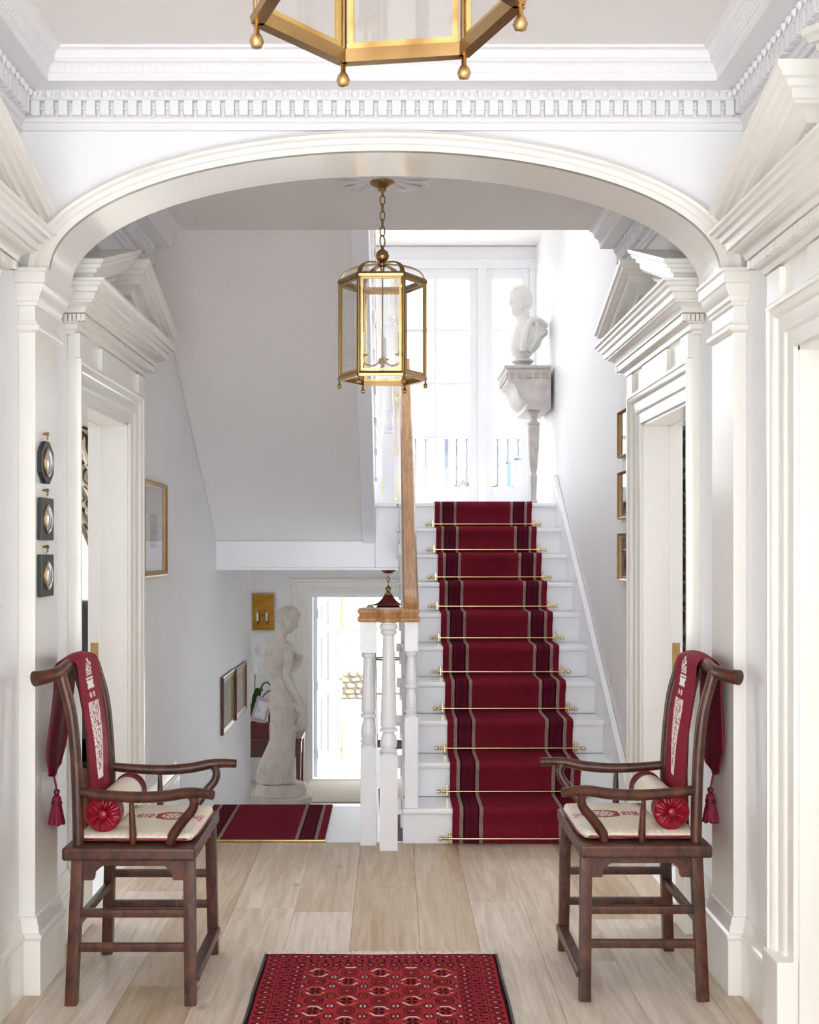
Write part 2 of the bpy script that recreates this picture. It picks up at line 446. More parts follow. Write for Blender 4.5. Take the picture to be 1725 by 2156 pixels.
def ornament(parent, x, y, rz):
    """dentil, spacer, egg and leaf at one pitch of a cornice; local -y points out of the wall"""
    c, s = math.cos(rz), math.sin(rz)
    def at(px, p): return (x + px * c + p * s, y + px * s - p * c)
    a = at(0, .028); obj('dentil', DENT, parent, (a[0], a[1], 2.9165), (0, 0, rz))
    a = at(.0228, .028); obj('dentil_spacer', DBAR, parent, (a[0], a[1], 2.9165), (0, 0, rz))
    a = at(0, .053); obj('egg', EGG, parent, (a[0], a[1], 2.9590), (0, 0, rz))
    for k in (-.0114, .0114):
        a = at(k, .131); obj('acanthus_leaf', LEAF, parent, (a[0], a[1], 3.0), (0, 0, rz))
PITCH = 0.0456
YA = 4.10                                        # face of the arch wall
t1 = struct(sweep_profile('trim_1', CORN, [lambda p, z: (XL + p, YA - p, z), lambda p, z: (XR - p, YA - p, z)], M['plaster']))
n = int((XR - XL - .13) / PITCH)
for i in range(n + 1): ornament(t1, XC + (i - n / 2) * PITCH, YA, 0)
t2 = struct(sweep_profile('trim_2', CORN, [lambda p, z: (XL + p, 0.2, z), lambda p, z: (XL + p, YA - p, z)], M['plaster']))
t3 = struct(sweep_profile('trim_3', CORN, [lambda p, z: (XR - p, 0.2, z), lambda p, z: (XR - p, YA - p, z)], M['plaster']))
for i in range(19):
    ornament(t2, XL, YA - .08 - i * PITCH, PI / 2)
    ornament(t3, XR, YA - .08 - i * PITCH, -PI / 2)
t4 = struct(sweep_profile('trim_4', CORN, [lambda p, z: (XL + p, 4.35, z), lambda p, z: (XL + p, 6.2, z)], M['plaster']))
t5 = struct(sweep_profile('trim_5', CORN, [lambda p, z: (XR - p, 4.35, z), lambda p, z: (XR - p, 6.2, z)], M['plaster']))
for i in range(24):
    ornament(t4, XL, 6.17 - i * PITCH, PI / 2)
    ornament(t5, XR, 6.17 - i * PITCH, -PI / 2)

# ---- arch between entrance room and hall
AX, AA, AB, AS = -0.0225, 1.11, 0.397, 2.388     # centre, half width, rise, springing
ZAB = 4.35
def ell(t, o=0): return (AX - (AA + o) * math.cos(t), AS + (AB + o * .82) * math.sin(t))
NA = 72
mb = MB()
for yy in (YA, ZAB):
    vs, fs = [], []
    for i in range(NA + 1):
        x, z = ell(PI * i / NA)
        vs += [(x, yy, z), (x, yy, CE)]
    for i in range(NA): fs.append((2 * i, 2 * i + 2, 2 * i + 3, 2 * i + 1))
    mb.add(vs, fs)
    mb.add([(XL, yy, AS), (AX - AA, yy, AS), (AX - AA, yy, CE), (XL, yy, CE)], [(0, 1, 2, 3)])
    mb.add([(AX + AA, yy, AS), (XR, yy, AS), (XR, yy, CE), (AX + AA, yy, CE)], [(0, 1, 2, 3)])
arch = struct(mb.build('wall_arch', M['wall']))
mb = MB(); vs, fs = [], []
for i in range(NA + 1):
    x, z = ell(PI * i / NA); vs += [(x, YA - .02, z), (x, ZAB + .012, z), (x, ZAB + .012, z + .02), (x, YA - .02, z + .02)]
for i in range(NA):
    for j in range(4):
        fs.append((4 * i + j, 4 * i + (j + 1) % 4, 4 * i + 4 + (j + 1) % 4, 4 * i + 4 + j))
mb.add(vs, fs)
mb.build('arch_soffit', M['trim'], arch, smooth=40)
ARV = [(0, 0), (0, .020), (.024, .022), (.027, .027), (.047, .029), (.051, .034), (.060, .040), (.066, .040), (.070, .034), (.078, .028), (.082, .026), (.082, 0)]
mb = MB(); rs = []
for i in range(NA + 1):
    t = PI * i / NA
    rs.append([(ell(t, a)[0], YA - p, ell(t, a)[1]) for a, p in ARV])
mb.rings(rs)
mb.build('archivolt', M['trim'], arch, smooth=40)
PILP = [(0, 2.185), (.010, 2.187), (.017, 2.193), (.019, 2.201), (.017, 2.209), (.010, 2.213), (.008, 2.221), (0, 2.222)]
CAPP = [(0, 2.272), (.008, 2.274), (.010, 2.284), (.016, 2.288), (.018, 2.296), (.018, 2.302), (.024, 2.308), (.032, 2.322), (.036, 2.340), (.044, 2.342), (.045, 2.376), (.052, 2.379), (.053, 2.389), (0, 2.389)]
SKIRT = [(0, 0), (.024, 0), (.024, .178), (.027, .182), (.030, .19), (.027, .198), (.018, .203), (.016, .222), (.011, .232), (.010, .244), (.005, .252), (0, .254)]
def nib(name, s):
    """s = -1 left, +1 right"""
    W = XL if s < 0 else XR
    F = -1.18 if s < 0 else 1.131
    yf, yb = YA - .015, ZAB + .01
    o = struct(MB().box(min(W, F), max(W, F), yf, yb, 0, AS).build(name, M['trim'], bevel=.002))
    rg = [lambda p, z: (W, yf - p, z), lambda p, z: (F - s * p, yf - p, z), lambda p, z: (F - s * p, yb + p * .3, z), lambda p, z: (W, yb + p * .3, z)]
    sweep_profile('capital', CAPP, rg, M['trim'], o); sweep_profile('necking', PILP, rg, M['trim'], o)
    sweep_profile('plinth', SKIRT, rg, M['trim'], o)
nib('trim_6', -1); nib('trim_7', 1)
def skirting(name, s, y0, y1):
    W = XL if s < 0 else XR
    return struct(sweep_profile(name, SKIRT, [lambda p, z: (W - s * p, y0, z), lambda p, z: (W - s * p, y1, z)], M['trim']))
skirting('baseboard_left', -1, 3.72, YA - .02); skirting('baseboard_right', 1, 3.72, YA - .02)
skirting('baseboard_left_hall', -1, ZAB + .01, 4.70); skirting('baseboard_right_hall', 1, ZAB + .01, 4.70)
skirting('baseboard_left_stairs', -1, 5.92, 7.05); skirting('baseboard_right_stairs', 1, 5.92, 6.12)

# ---- door cases with broken pediments
ARC = [(0, -.002), (0, .014), (.044, .017), (.050, .022), (.056, .026), (.096, .029), (.100, .036), (.112, .044), (.122, .046), (.126, .052), (.138, .052), (.14, .048), (.14, -.002)]
CRN = [(0, 2.283), (.03, 2.283), (.034, 2.294), (.046, 2.299), (.05, 2.316), (.066, 2.320), (.066, 2.351), (.088, 2.353), (.091, 2.366), (.100, 2.378), (.118, 2.385), (.125, 2.386),
       (.125, 2.392), (.134, 2.395), (.137, 2.418), (.149, 2.421), (.152, 2.437), (.164, 2.440), (.168, 2.450), (.178, 2.455), (.18, 2.464), (0, 2.464)]
RAK = [(0, -.075), (.045, -.075), (.05, -.058), (.082, -.056), (.086, -.04), (.10, -.026), (.122, -.02), (.122, -.012), (.131, -.009), (.133, .014), (.146, .017), (.148, .034), (.162, .037), (.166, .05), (.176, .056), (.178, .072), (0, .072)]
def doorcase(name, s, yc):
    W = XL if s < 0 else XR
    o = sgroup(name)
    y0, y1 = yc - DW / 2, yc + DW / 2
    ya, yb = y0 - .14, y1 + .14
    X = lambda p: W - s * p
    mb = MB(); mb.rings([[(X(p), y0 - a, .0) for a, p in ARC], [(X(p), y0 - a, DT + a) for a, p in ARC], [(X(p), y1 + a, DT + a) for a, p in ARC], [(X(p), y1 + a, 0) for a, p in ARC]])
    mb.build('architrave', M['trim'], o, smooth=35)
    for y in (ya - .004, y1 - .004):
        MB().box(min(X(-.0), X(.062)), max(X(0), X(.062)), y, y + .148, 0, .275).build('plinth_block', M['trim'], o, bevel=.006)
    mb = MB()
    mb.box(min(X(0), X(.03)), max(X(0), X(.03)), ya, yb, DT + .14, 2.29)
    mb.build('frieze', M['trim'], o, bevel=.002)
    for a, b in ((ya - .002, ya + .12), (yc - .25, yc + .25), (yb - .12, yb + .002)):
        MB().box(min(X(.025), X(.048)), max(X(.025), X(.048)), a, b, DT + .141, 2.29).build('frieze_tablet', M['trim'], o, bevel=.002)
    rg = [lambda p, z: (W, ya - p, z), lambda p, z: (X(p), ya - p, z), lambda p, z: (X(p), yb + p, z), lambda p, z: (W, yb + p, z)]
    sweep_profile('cornice', CRN, rg, M['trim'], o)
    # small dentils under the cornice, too fine to lift out one by one
    mb = MB(); k = ya - .075
    while k < yb + .07:
        mb.box(min(X(.06), X(.083)), max(X(.06), X(.083)), k, k + .012, 2.323, 2.349); k += .0165
    for q in range(5):
        p = .008 + q * .0165
        for y in (ya, yb): mb.box(min(X(p), X(p + .012)), max(X(p), X(p + .012)), y - (.082 if y == ya else -.06), y + (-.06 if y == ya else .082), 2.323, 2.349)
    tag(mb.build('dentils', M['trim'], o), kind='stuff')
    # raking cornices, open at the top
    SL = .29
    for d in (-1, 1):
        ye = ya if d < 0 else yb                 # eaves side
        yi = yc + d * .20                        # upper end
        off = lambda y: 2.461 + SL * (d * (ye - y) + .18)
        def r_wall(p, z): return (W, ye + d * p, z + off(ye + d * p))
        def r_eave(p, z): return (X(p), ye + d * p, z + off(ye + d * p))
        def r_top(p, z): return (X(p), yi - d * p * .62, z + off(yi - d * p * .62))
        def r_back(p, z): return (W, yi - d * p * .62, z + off(yi - d * p * .62))
        sweep_profile('raking_cornice', RAK, [r_wall, r_eave, r_top, r_back], M['trim'], o)
        mb = MB(); k = 0.02
        L = abs(ye - yi)
        while k < L + .02:
            y = ye - d * k; zo = off(y)
            mb.box(min(X(.03), X(.075)), max(X(.03), X(.075)), y - .006, y + .006, zo - .088, zo - .06); k += .0165
        for q in range(4):
            p = .006 + q * .0165; y = yi - d * .03
            mb.box(min(X(p), X(p + .012)), max(X(p), X(p + .012)), y - .03, y + .03, off(yi) - .095, off(yi) - .062)
        tag(mb.build('rake_dentils', M['trim'], o), kind='stuff')
        mb = MB()
        mb.rings([[(X(p), ye, 2.46), (X(p), yi, 2.46), (X(p), yi, off(yi) - .02), (X(p), ye, off(ye) - .02)] for p in (0, .03)])
        mb.build('tympanum', M['trim'], o)
    # linings
    xi = W + s * (WT + .001)
    mb = MB()
    a, b = min(W - s * .0, xi), max(W - s * .0, xi)
    mb.box(a, b, y0 - .001, y0 + .012, 0, DT); mb.box(a, b, y1 - .012, y1 + .001, 0, DT); mb.box(a, b, y0, y1, DT - .012, DT + .001)
    mb.build('jamb_lining', M['trim'], o)
    a, b = sorted((W + s * .125, xi + s * .002))
    mb = MB()
    mb.box(a, b, y0, y0 + .016, 0, DT - .01); mb.box(a, b, y1 - .016, y1, 0, DT - .01); mb.box(a, b, y0, y1, DT - .016, DT)
    mb.build('door_stop', M['trim'], o, bevel=.002)
    mb = MB(); xs = sorted((W + s * .135, W + s * .17))
    mb.box(xs[0], xs[1], y1 - .0195, y1 - .014, .84, 1.03); mb.build('strike_plate', M['gilt'], o)
    return o
D1 = doorcase('door_1', -1, DOORS[0]); D2 = doorcase('door_2', 1, DOORS[0])
D3 = doorcase('door_3', -1, DOORS[1]); D4 = doorcase('door_4', 1, DOORS[1])
for o, W, s in ((D1, XL, -1), (D2, XR, 1)):       # closed leaves in the front pair
    xs = sorted((W + s * .09, W + s * .13)); y0, y1 = DOORS[0] - DW / 2 + .012, DOORS[0] + DW / 2 - .012
    lf = MB().box(xs[0], xs[1], y0, y1, .005, DT - .014).build('door_leaf', M['trim'], o)
    for a, b in ((.2, .85), (1.0, 1.5), (1.6, 1.95)):
        for c, d in ((y0 + .1, (y0 + y1) / 2 - .05), ((y0 + y1) / 2 + .05, y1 - .1)):
            MB().box(min(W + s * .08, W + s * .095), max(W + s * .08, W + s * .095), c, d, a, b).build('door_panel', M['trim'], lf, bevel=.012)
# boxes of the rooms behind the hall doors
for s, W, nm in ((-1, XL - WT, 'left'), (1, XR + WT, 'right')):
    x1 = W + s * 2.2
    mb = MB()
    mb.box(min(W, x1), max(W, x1), 4.2, 7.6, -.06, -.004).build('floor_room_' + nm, M['mahog'])['kind'] = 'structure'
    MB().box(min(W, x1), max(W, x1), 4.2, 7.6, 2.75, 2.85).build('ceiling_room_' + nm, M['ceil'])['kind'] = 'structure'
    MB().box(min(W, x1), max(W, x1), 4.1, 4.2, 0, 2.75).build('wall_room_%s_near' % nm, M['wall'])['kind'] = 'structure'
    xs = sorted((x1, x1 + s * .1)); mb = MB().box(xs[0], xs[1], 4.1, 5.3, 0, 2.75).box(xs[0], xs[1], 7.0, 7.7, 0, 2.75).box(xs[0], xs[1], 5.3, 7.0, 0, .38).box(xs[0], xs[1], 5.3, 7.0, 2.46, 2.75)  # unseen window opening, added to send daylight through the hall doors
    for q in (5.3, 6.12, 6.95): mb.box(xs[0] + .02, xs[1] - .02, q, q + .05, .38, 2.46)
    mb.build('wall_room_%s_side' % nm, M['wall'])['kind'] = 'structure'
    mb = MB()
    if s < 0:
        mb.box(x1, W - .75, 7.6, 7.7, 0, 2.75); mb.box(W - .75, W, 7.6, 7.7, 0, .95); mb.box(W - .75, W, 7.6, 7.7, 2.3, 2.75)
        mb.box(W - .02, W, 7.6, 7.7, .95, 2.3)
    else: mb.box(W, x1, 7.6, 7.7, 0, 2.75)
    mb.build('wall_room_%s_far' % nm, M['wall'])['kind'] = 'structure'
# ------------------------------------------------------------------ half landing, french window, lower hall
struct(MB().box(XL, .056, YT - .01 + .06, 10.05, 1.36, ZT - .001).build('floor_landing', M['white']))
struct(MB().box(.056, XR, YT + .02, 10.05, 1.5, ZT - .002).build('floor_landing_stairs', M['white']))
lf = sgroup('trim_8')                                   # fascia of the landing
yf = YT + .05
MB().box(XL, -.118, yf - .02, yf + .03, 1.335, 1.522).build('fascia_board', M['white'], lf, bevel=.002)
MB().box(-.116, .056, yf - .02, yf + .03, 1.335, ZT - .03).build('fascia_board', M['white'], lf, bevel=.002)
MB().box(XL, .056, yf - .026, yf + .03, 1.318, 1.336).build('fascia_bead', M['white'], lf, bevel=.003)
MB().box(-.20, .056, yf - .05, yf + .1, ZT - .03, ZT).build('landing_nosing', M['white'], lf, bevel=.008)
struct(MB().box(-4.2, 2.6, yf, 13.6, 1.318, 1.36).build('ceiling_lower_hall', M['ceil']))

# french window: a pair of doors with a side light each
WY = 10.05
win = sgroup('window_1')
WX0, WX1 = -1.23, 1.165
ZB = [1.9725, 2.378, 2.815, 3.248, 3.666]
CXW = -.02                                              # meeting stiles
struct(MB().box(XL, XR, WY - .02, WY + .18, 3.93, 5.3).build('wall_window_head', M['wall']))
def wpart(name, x0, x1, z0, z1, y0=0, y1=.06, b=.003, parent=None):
    return MB().box(x0, x1, WY + y0, WY + y1, z0, z1).build(name, M['white'], parent or win, bevel=b)
wpart('frame_head', WX0, WX1 + .012, 3.82, 3.93, -.01, .1)
wpart('frame_rail', WX0, WX1 + .012, 3.75, 3.825, -.02, .1)
wpart('frame_jamb', WX1 - .045, WX1 + .01, ZT, 3.83, -.01, .1); wpart('frame_jamb', WX0 - .01, WX0 + .045, ZT, 3.83, -.01, .1)
wpart('frame_mullion', .70, .775, ZT, 3.76, -.015, .1); wpart('frame_mullion', -.815, -.74, ZT, 3.76, -.015, .1)
wpart('frame_sill', WX0, WX1, ZT - .01, ZT + .04, -.03, .12)
def leaf(x0, x1, cols):
    g = bpy.data.objects.new('window_leaf', None); COL.objects.link(g); g.parent = win
    sx = .045
    px0, px1 = cols[0][0], cols[-1][1]
    MBs = [('stile', x0, px0, ZT + .03, 3.75), ('stile', px1, x1, ZT + .03, 3.75), ('bottom_rail', px0, px1, ZT + .03, ZB[0]), ('top_rail', px0, px1, ZB[-1], 3.75)]
    for n_, a, b, c, d in MBs: wpart(n_, a, b, c, d, .01, .055, .003, g)
    for z in ZB[1:-1]: wpart('glazing_bar', px0, px1, z - .012, z + .012, .014, .05, .004, g)
    for a, b in zip(cols[:-1], cols[1:]): wpart('glazing_bar', a[1], b[0], ZB[0], ZB[-1], .013, .051, .004, g)
    for c in cols:
        for z0, z1 in zip(ZB[:-1], ZB[1:]):
            MB().box(c[0], c[1], WY + .03, WY + .034, z0, z1).build('pane', M['glass'], g)
leaf(CXW + .001, .70, [(.077, .344), (.367, .634)])
leaf(-.74, CXW - .001, [(-.674, -.407), (-.384, -.117)])
leaf(.775, WX1 - .045, [(.82, 1.063)]); leaf(WX0 + .045, -.815, [(-1.12, -.86)])
# espagnolette bolt on the meeting stile
bo = bpy.data.objects.new('espagnolette_bolt', None); COL.objects.link(bo); bo.parent = win
MB().tube([(.034, WY - .012, 1.82), (.034, WY - .012, 3.7)], .006, 8).build('bolt_rod', M['pbrass'], bo, smooth=40)
for z in (1.86, 2.25, 2.62, 2.72, 3.3, 3.6):
    MB().box(.022, .046, WY - .02, WY + .012, z, z + .03).build('bolt_guide', M['pbrass'], bo, bevel=.003)
MB().tube([(.034, WY - .02, 2.66), (.034, WY - .06, 2.68), (.06, WY - .07, 2.70), (.10, WY - .07, 2.70)], .008, 8).build('bolt_handle', M['pbrass'], bo, smooth=40)
MB().tube([(-.075, WY - .008, 1.82), (-.075, WY - .008, 2.02)], .005, 8).build('bolt_rod', M['pbrass'], bo, smooth=40)
# lower hall shell
struct(MB().box(-4.2, 2.6, 7.0, 13.55, LOW - .2, LOW).build('floor_lower_hall', paint('pale_stone_tile', srgb(206, 204, 202), .3, .06, 5, .02, 40)))
struct(MB().box(-4.3, -4.2, 7, 11.35, LOW - .2, 1.36).box(-4.3, -4.2, 11.71, 13.6, LOW - .2, 1.36).box(-4.3, -4.2, 11.35, 11.71, LOW - .2, -.4).box(-4.3, -4.2, 11.35, 11.71, .9, 1.36).build('wall_lower_left', M['wall']))  # narrow unseen window opening, added to brighten the lower hall
struct(MB().box(2.6, 2.7, 6, 13.6, LOW - .2, 1.36).build('wall_lower_right', M['wall']))
struct(MB().box(-4.2, XL - WT, 10.7, 10.8, LOW - .2, 1.36).build('wall_lower_return', M['wall']))
struct(MB().box(XL, 2.6, LEDGE - .1, LEDGE - .02, LOW - .2, -.03).build('wall_under_hall', M['wall']))
FD0, FD1, FDT = -.925, .36, .985                         # front door opening
FY = 13.5
mb = MB(); mb.box(-4.2, FD0, FY, FY + .16, LOW - .2, 1.36); mb.box(FD1, 2.6, FY, FY + .16, LOW - .2, 1.36); mb.box(FD0, FD1, FY, FY + .16, FDT, 1.36)
struct(mb.build('wall_front_door', M['wall']))
fd = sgroup('door_5')
mb = MB()
A2 = [(0, -.002), (0, .014), (.05, .018), (.055, .028), (.12, .032), (.126, .05), (.15, .052), (.15, -.002)]
mb.rings([[(FD0 - a, FY - p, LOW) for a, p in A2], [(FD0 - a, FY - p, FDT + a) for a, p in A2], [(FD1 + a, FY - p, FDT + a) for a, p in A2], [(FD1 + a, FY - p, LOW) for a, p in A2]])
mb.build('architrave', M['trim'], fd, smooth=35)
for a, b, c, d in ((FD0 - .001, FD0 + .06, LOW, FDT - .0455), (FD1 - .06, FD1 + .001, LOW, FDT - .0455), (FD0 - .001, FD1 + .001, FDT - .045, FDT + .001)):
    MB().box(a, b, FY - .003, FY + .165, c, d).build('door_frame', M['white'], fd, bevel=.002)
MB().box(FD0, FD1, FY - .01, FY + .2, LOW - .005, LOW + .022).build('threshold', M['white'], fd, bevel=.004)
# leaf, six panels, open outwards about 76 degrees
lw, lh = 1.02, FDT - .05 - LOW - .025
lg = bpy.data.objects.new('door_leaf', None); COL.objects.link(lg); lg.parent = fd
lg.location = (FD0 + .062, FY + .14, LOW + .025); lg.rotation_euler = (0, 0, math.radians(77))
body = MB()
cols = [(.0, .13), (.45, .57), (.89, lw)]; rows = [(0, .22), (.86, 1.02), (1.56, 1.66), (1.92, lh)]
for a, b in cols: body.box(a, b, -.045, 0, 0, lh)
for a, b in rows:
    body.box(.13, .45, -.045, 0, a, b); body.box(.57, .89, -.045, 0, a, b)
M['leaf'] = paint('pale_blue_white_door_paint', srgb(202, 206, 214), .3, .012, 3, .015, 40)
body.build('door_body', M['leaf'], lg)
for x0, x1 in ((.13, .45), (.57, .89)):
    for z0, z1 in ((.22, .86), (1.02, 1.56), (1.66, 1.92)):
        mb = MB(); mb.box(x0, x1, -.032, -.014, z0, z1); mb.box(x0 + .045, x1 - .045, -.042, -.006, z0 + .045, z1 - .045)
        mb.build('door_panel', M['leaf'], lg, bevel=.006)
for z in (.25, 1.0, 1.8):
    MB().box(-.012, .03, -.052, -.043, z - .05, z + .05).build('hinge', M['steel'], lg)
for z0, z1 in ((.03, .42), (1.55, 1.98)):
    MB().tube([(lw - .05, -.06, z0), (lw - .05, -.06, z1)], .008, 8).build('door_bolt', M['brass'], lg, smooth=40)
    MB().box(lw - .07, lw - .03, -.07, -.045, z0 + .1, z0 + .13).build('bolt_guide', M['brass'], lg, bevel=.003)
MB().lathe([(.0, -.1), (.02, -.1), (.032, -.085), (.028, -.07), (.012, -.062), (.012, -.046), (.026, -.045)], 14, (lw - .09, 0, .98), 'y').build('door_knob', M['brass'], lg, smooth=50)

# ------------------------------------------------------------------ main flight
st = thing('staircase', 'white painted staircase rising to the half landing under the tall window', 'staircase', (0, 0, 0))
SX0, SX1 = .056, 1.15
for i in range(1, 11):
    yn = Y1 + (i - 1) * GO; z = i * RISE
    if i < 10:
        t = MB().box(SX0 - .004, SX1 + .002, yn, yn + GO + .02, z - .028, z).build('tread', M['white'], st, bevel=.009, bseg=3)
        MB().prism([(yn - .0, z - .003), (yn + GO - .01, z - .003), (yn + GO - .01, z - .03), (yn + .0, z - .03)], SX0 - .028, SX0 - .004, 'x').build('nosing_return', M['white'], t, bevel=.006)
        # scroll bracket under the open end
        br = [(yn + .05, z - .03), (yn + GO, z - .03), (yn + GO, z - .06), (yn + .17, z - .065), (yn + .13, z - .1), (yn + .07, z - .11), (yn + .05, z - .08)]
        MB().prism(br, SX0 - .012, SX0 + .002, 'x').build('tread_bracket', M['white'], t, bevel=.002)
    else:
        MB().box(SX0 - .03, SX1 + .02, yn, yn + .3, z - .028, z).build('tread', M['white'], st, bevel=.009, bseg=3)
    MB().box(SX0, SX1, yn + .028, yn + .05, z - RISE + .001, z - .02).build('riser', M['white'], st)
pts = [(LEDGE - .018, -.01)]
for i in range(1, 11): pts += [(Y1 + (i - 1) * GO + .045, (i - 1) * RISE - .001), (Y1 + (i - 1) * GO + .045, i * RISE - .025)]
pts += [(YT + .06, ZT - .025), (YT + .06, 1.40), (LEDGE + .35, -.19), (LEDGE - .018, -.19)]
MB().prism(pts, SX0 + .004, SX1, 'x').build('carriage', M['white'], st)
# string against the right wall
SLP = RISE / GO
ps = lambda y: RISE + (y - Y1) * SLP
y0, y1 = 6.0, YT + .08
MB().prism([(y0, 0.002), (y0, ps(y0) + .19), (y1, ps(y1) + .13), (y1, ps(y1) - .4), (Y1 + .65, 0.002)], SX1 - .001, XR - .002, 'x').build('wall_string', M['white'], st, bevel=.004)
MB().prism([(y0, ps(y0) + .17), (y0, ps(y0) + .20), (y1, ps(y1) + .14), (y1, ps(y1) + .11)], SX1 - .008, XR - .002, 'x').build('string_cap', M['white'], st, bevel=.004)
MB().box(SX1 - .004, XR - .002, y1, WY - .05, ZT, ZT + .2).build('landing_skirting', M['white'], st, bevel=.004)

# ------------------------------------------------------------------ flight down to the lower hall, and return flight overhead
dn = thing('lower_staircase', 'white painted flight leading down to the front door hall', 'staircase', (0, 0, 0))
DX0, DX1 = XL + .002, -.075
mb = MB().box(DX0, DX1, LEDGE, 7.06, -.035, -.001); mb.build('top_landing', M['white'], dn, bevel=.004)
MB().box(DX0, DX1 + .12, LEDGE - .018, LEDGE + .02, -.3, -.036).build('landing_fascia', M['white'], dn)
MB().box(DX1 + .001, SX0 - .002, LEDGE - .017, LEDGE + .03, -.06, -.002).build('well_nosing', M['white'], dn)
for i in range(1, 6):
    yn = 7.03 + (i - 1) * .28; z = -i * (-LOW / 6)
    MB().box(DX0, DX1, yn, yn + .31, z - .03, z).build('tread', M['white'], dn, bevel=.006)
    MB().box(DX0, DX1 - .005, yn, yn + .02, z - .001, z + .15).build('riser', M['white'], dn)
MB().box(DX0, DX1 - .005, 7.03 + 5 * .28, 7.05 + 5 * .28, LOW, LOW + .15).build('riser', M['white'], dn)
MB().prism([(LEDGE + .02, -.05), (7.0, -.05), (8.5, -1.0), (8.5, LOW + .005), (8.2, LOW + .005), (7.0, -.30), (LEDGE + .02, -.30)], DX1 - .03, DX1 + .012, 'x').build('outer_string', M['white'], dn, bevel=.003)
up = thing('upper_staircase', 'return flight overhead seen from its plain sloping underside', 'staircase', (0, 0, 0))
sa, sb = (yf + .0, 1.515), (6.2, CE + .002)
MB().prism([sa, sb, (6.2, CE + .24), (yf, 1.78)], XL + .002, -.205, 'x').build('sloping_soffit', M['ceil'], up)
MB().prism([(yf - .02, 1.505), (6.26, CE - .045), (6.201, CE + .0), (6.201, CE + .45), (yf - .02, 2.02)], -.205, -.117, 'x').build('outer_string', M['white'], up, bevel=.003)
for i in range(1, 9):
    yn = YT + .25 - i * GO; z = ZT + i * RISE
    t = MB().box(-.2, -.098, yn, yn + GO, z - .03, z).build('tread_end', M['white'], up, bevel=.006)
    for q in (.07, .21):
        y = yn + q; zb = z
        mb = MB(); mb.lathe([(.016, 0), (.016, .16), (.021, .17), (.021, .185), (.014, .2), (.02, .28), (.013, .36), (.019, .37), (.011, .62), (.018, .66), (.018, .9)], 10, (-.125, y, zb))
        mb.build('baluster', M['white'], up, smooth=40)
rl = [(-.125, YT + .1, ZT + .98), (-.125, 6.3, ZT + .98 + (YT + .1 - 6.3) * SLP)]
MB().tube(rl, .03, 10, flat=.8).build('handrail', M['oak'], up, smooth=50)
# ------------------------------------------------------------------ balustrade at the head of both flights
bal = thing('balustrade', 'white turned newel and posts under an oak cap and rising oak handrail', 'balustrade', (-.015, 6.05, 0))
RB = (-.015, 6.05, 0)
def post_mesh(w, h0, h1, top, zt, fat, name, vs_=.72):
    """square foot, turned shaft, square or round head"""
    mb = MB(); mb.box(-w / 2, w / 2, -w / 2, w / 2, 0, h0)
    r = w / 2
    H = h1 - h0
    q = lambda h: h0 + h * vs_
    prof = [(r * .98, h0 - .002), (r * .98, q(.012)), (r * .78, q(.02)), (r * .98, q(.028)), (r * 1.02, q(.04)), (r * .8, q(.052)), (r * .9, q(.06)), (r * .98, q(.10)), (r * .86, q(.15)),
            (r * .64, q(.185)), (r * .62, q(.195)), (r * 1.0, q(.205)), (r * 1.04, q(.215)), (r * 1.0, q(.225)), (r * .72, q(.232)), (r * .90, q(.245)), (r * .93, q(.27)), (r * .62 * fat, h0 + H * .9),
            (r * .6 * fat, h1 - .03), (r * .82, h1 - .024), (r * .9, h1 - .014), (r * .82, h1 - .006), (r * .7, h1 - .003), (r * .9, h1)]
    mb.lathe(prof, 20)
    if top: mb.box(-w / 2, w / 2, -w / 2, w / 2, h1 - .001, zt)
    else: mb.lathe([(r * .9, h1), (r * .98, h1 + .008), (r * .98, h1 + .02), (r * .8, h1 + .026), (r * .8, zt)], 20)
    return mb.mesh(name, M['white'], smooth=40)
obj('newel_post', post_mesh(.088, .462, 1.075, False, 1.112, 1.0, 'newel_post', .56), bal, (0, 0, 0))
obj('side_post', post_mesh(.078, .485, .955, True, 1.112, 1.0, 'side_post'), bal, (-.116 + .015, .10, 0))
obj('side_post', post_mesh(.066, .45, .78, True, 1.11 - RISE, 1.0, 'side_post'), bal, (.098 + .015, .135, RISE))
def offset_poly(pts, d):
    out = []; n = len(pts)
    for i in range(n):
        a, b, c = Vector(pts[i - 1]), Vector(pts[i]), Vector(pts[(i + 1) % n])
        e1 = (b - a).normalized(); e2 = (c - b).normalized()
        n1 = Vector((e1.y, -e1.x)); n2 = Vector((e2.y, -e2.x)); nn = (n1 + n2)
        if nn.length < 1e-6: nn = n1
        nn.normalize(); k = 1 / max(.5, nn.dot(n1))
        out.append(tuple(b + nn * d * k))
    return out
plan = [(-.160, 6.09)]
for k in range(11):
    a = PI + (PI) * k / 10
    plan.append((-.015 + .052 * math.cos(a), 6.075 + .062 * math.sin(a) * .95))
plan += [(.132, 6.09), (.132, 6.205), (-.160, 6.205)]
mb = MB(); rs = []
for d, z in ((-.014, 1.108), (.0, 1.108), (.008, 1.114), (.008, 1.126), (-.002, 1.136), (.002, 1.150), (.008, 1.156), (.008, 1.164), (0, 1.172), (-.02, 1.1745)):
    rs.append([(x, y, z) for x, y in offset_poly(plan, d)])
mb.rings(rs); mb.build('rail_cap', M['oak'], bal, rel=RB, smooth=30)
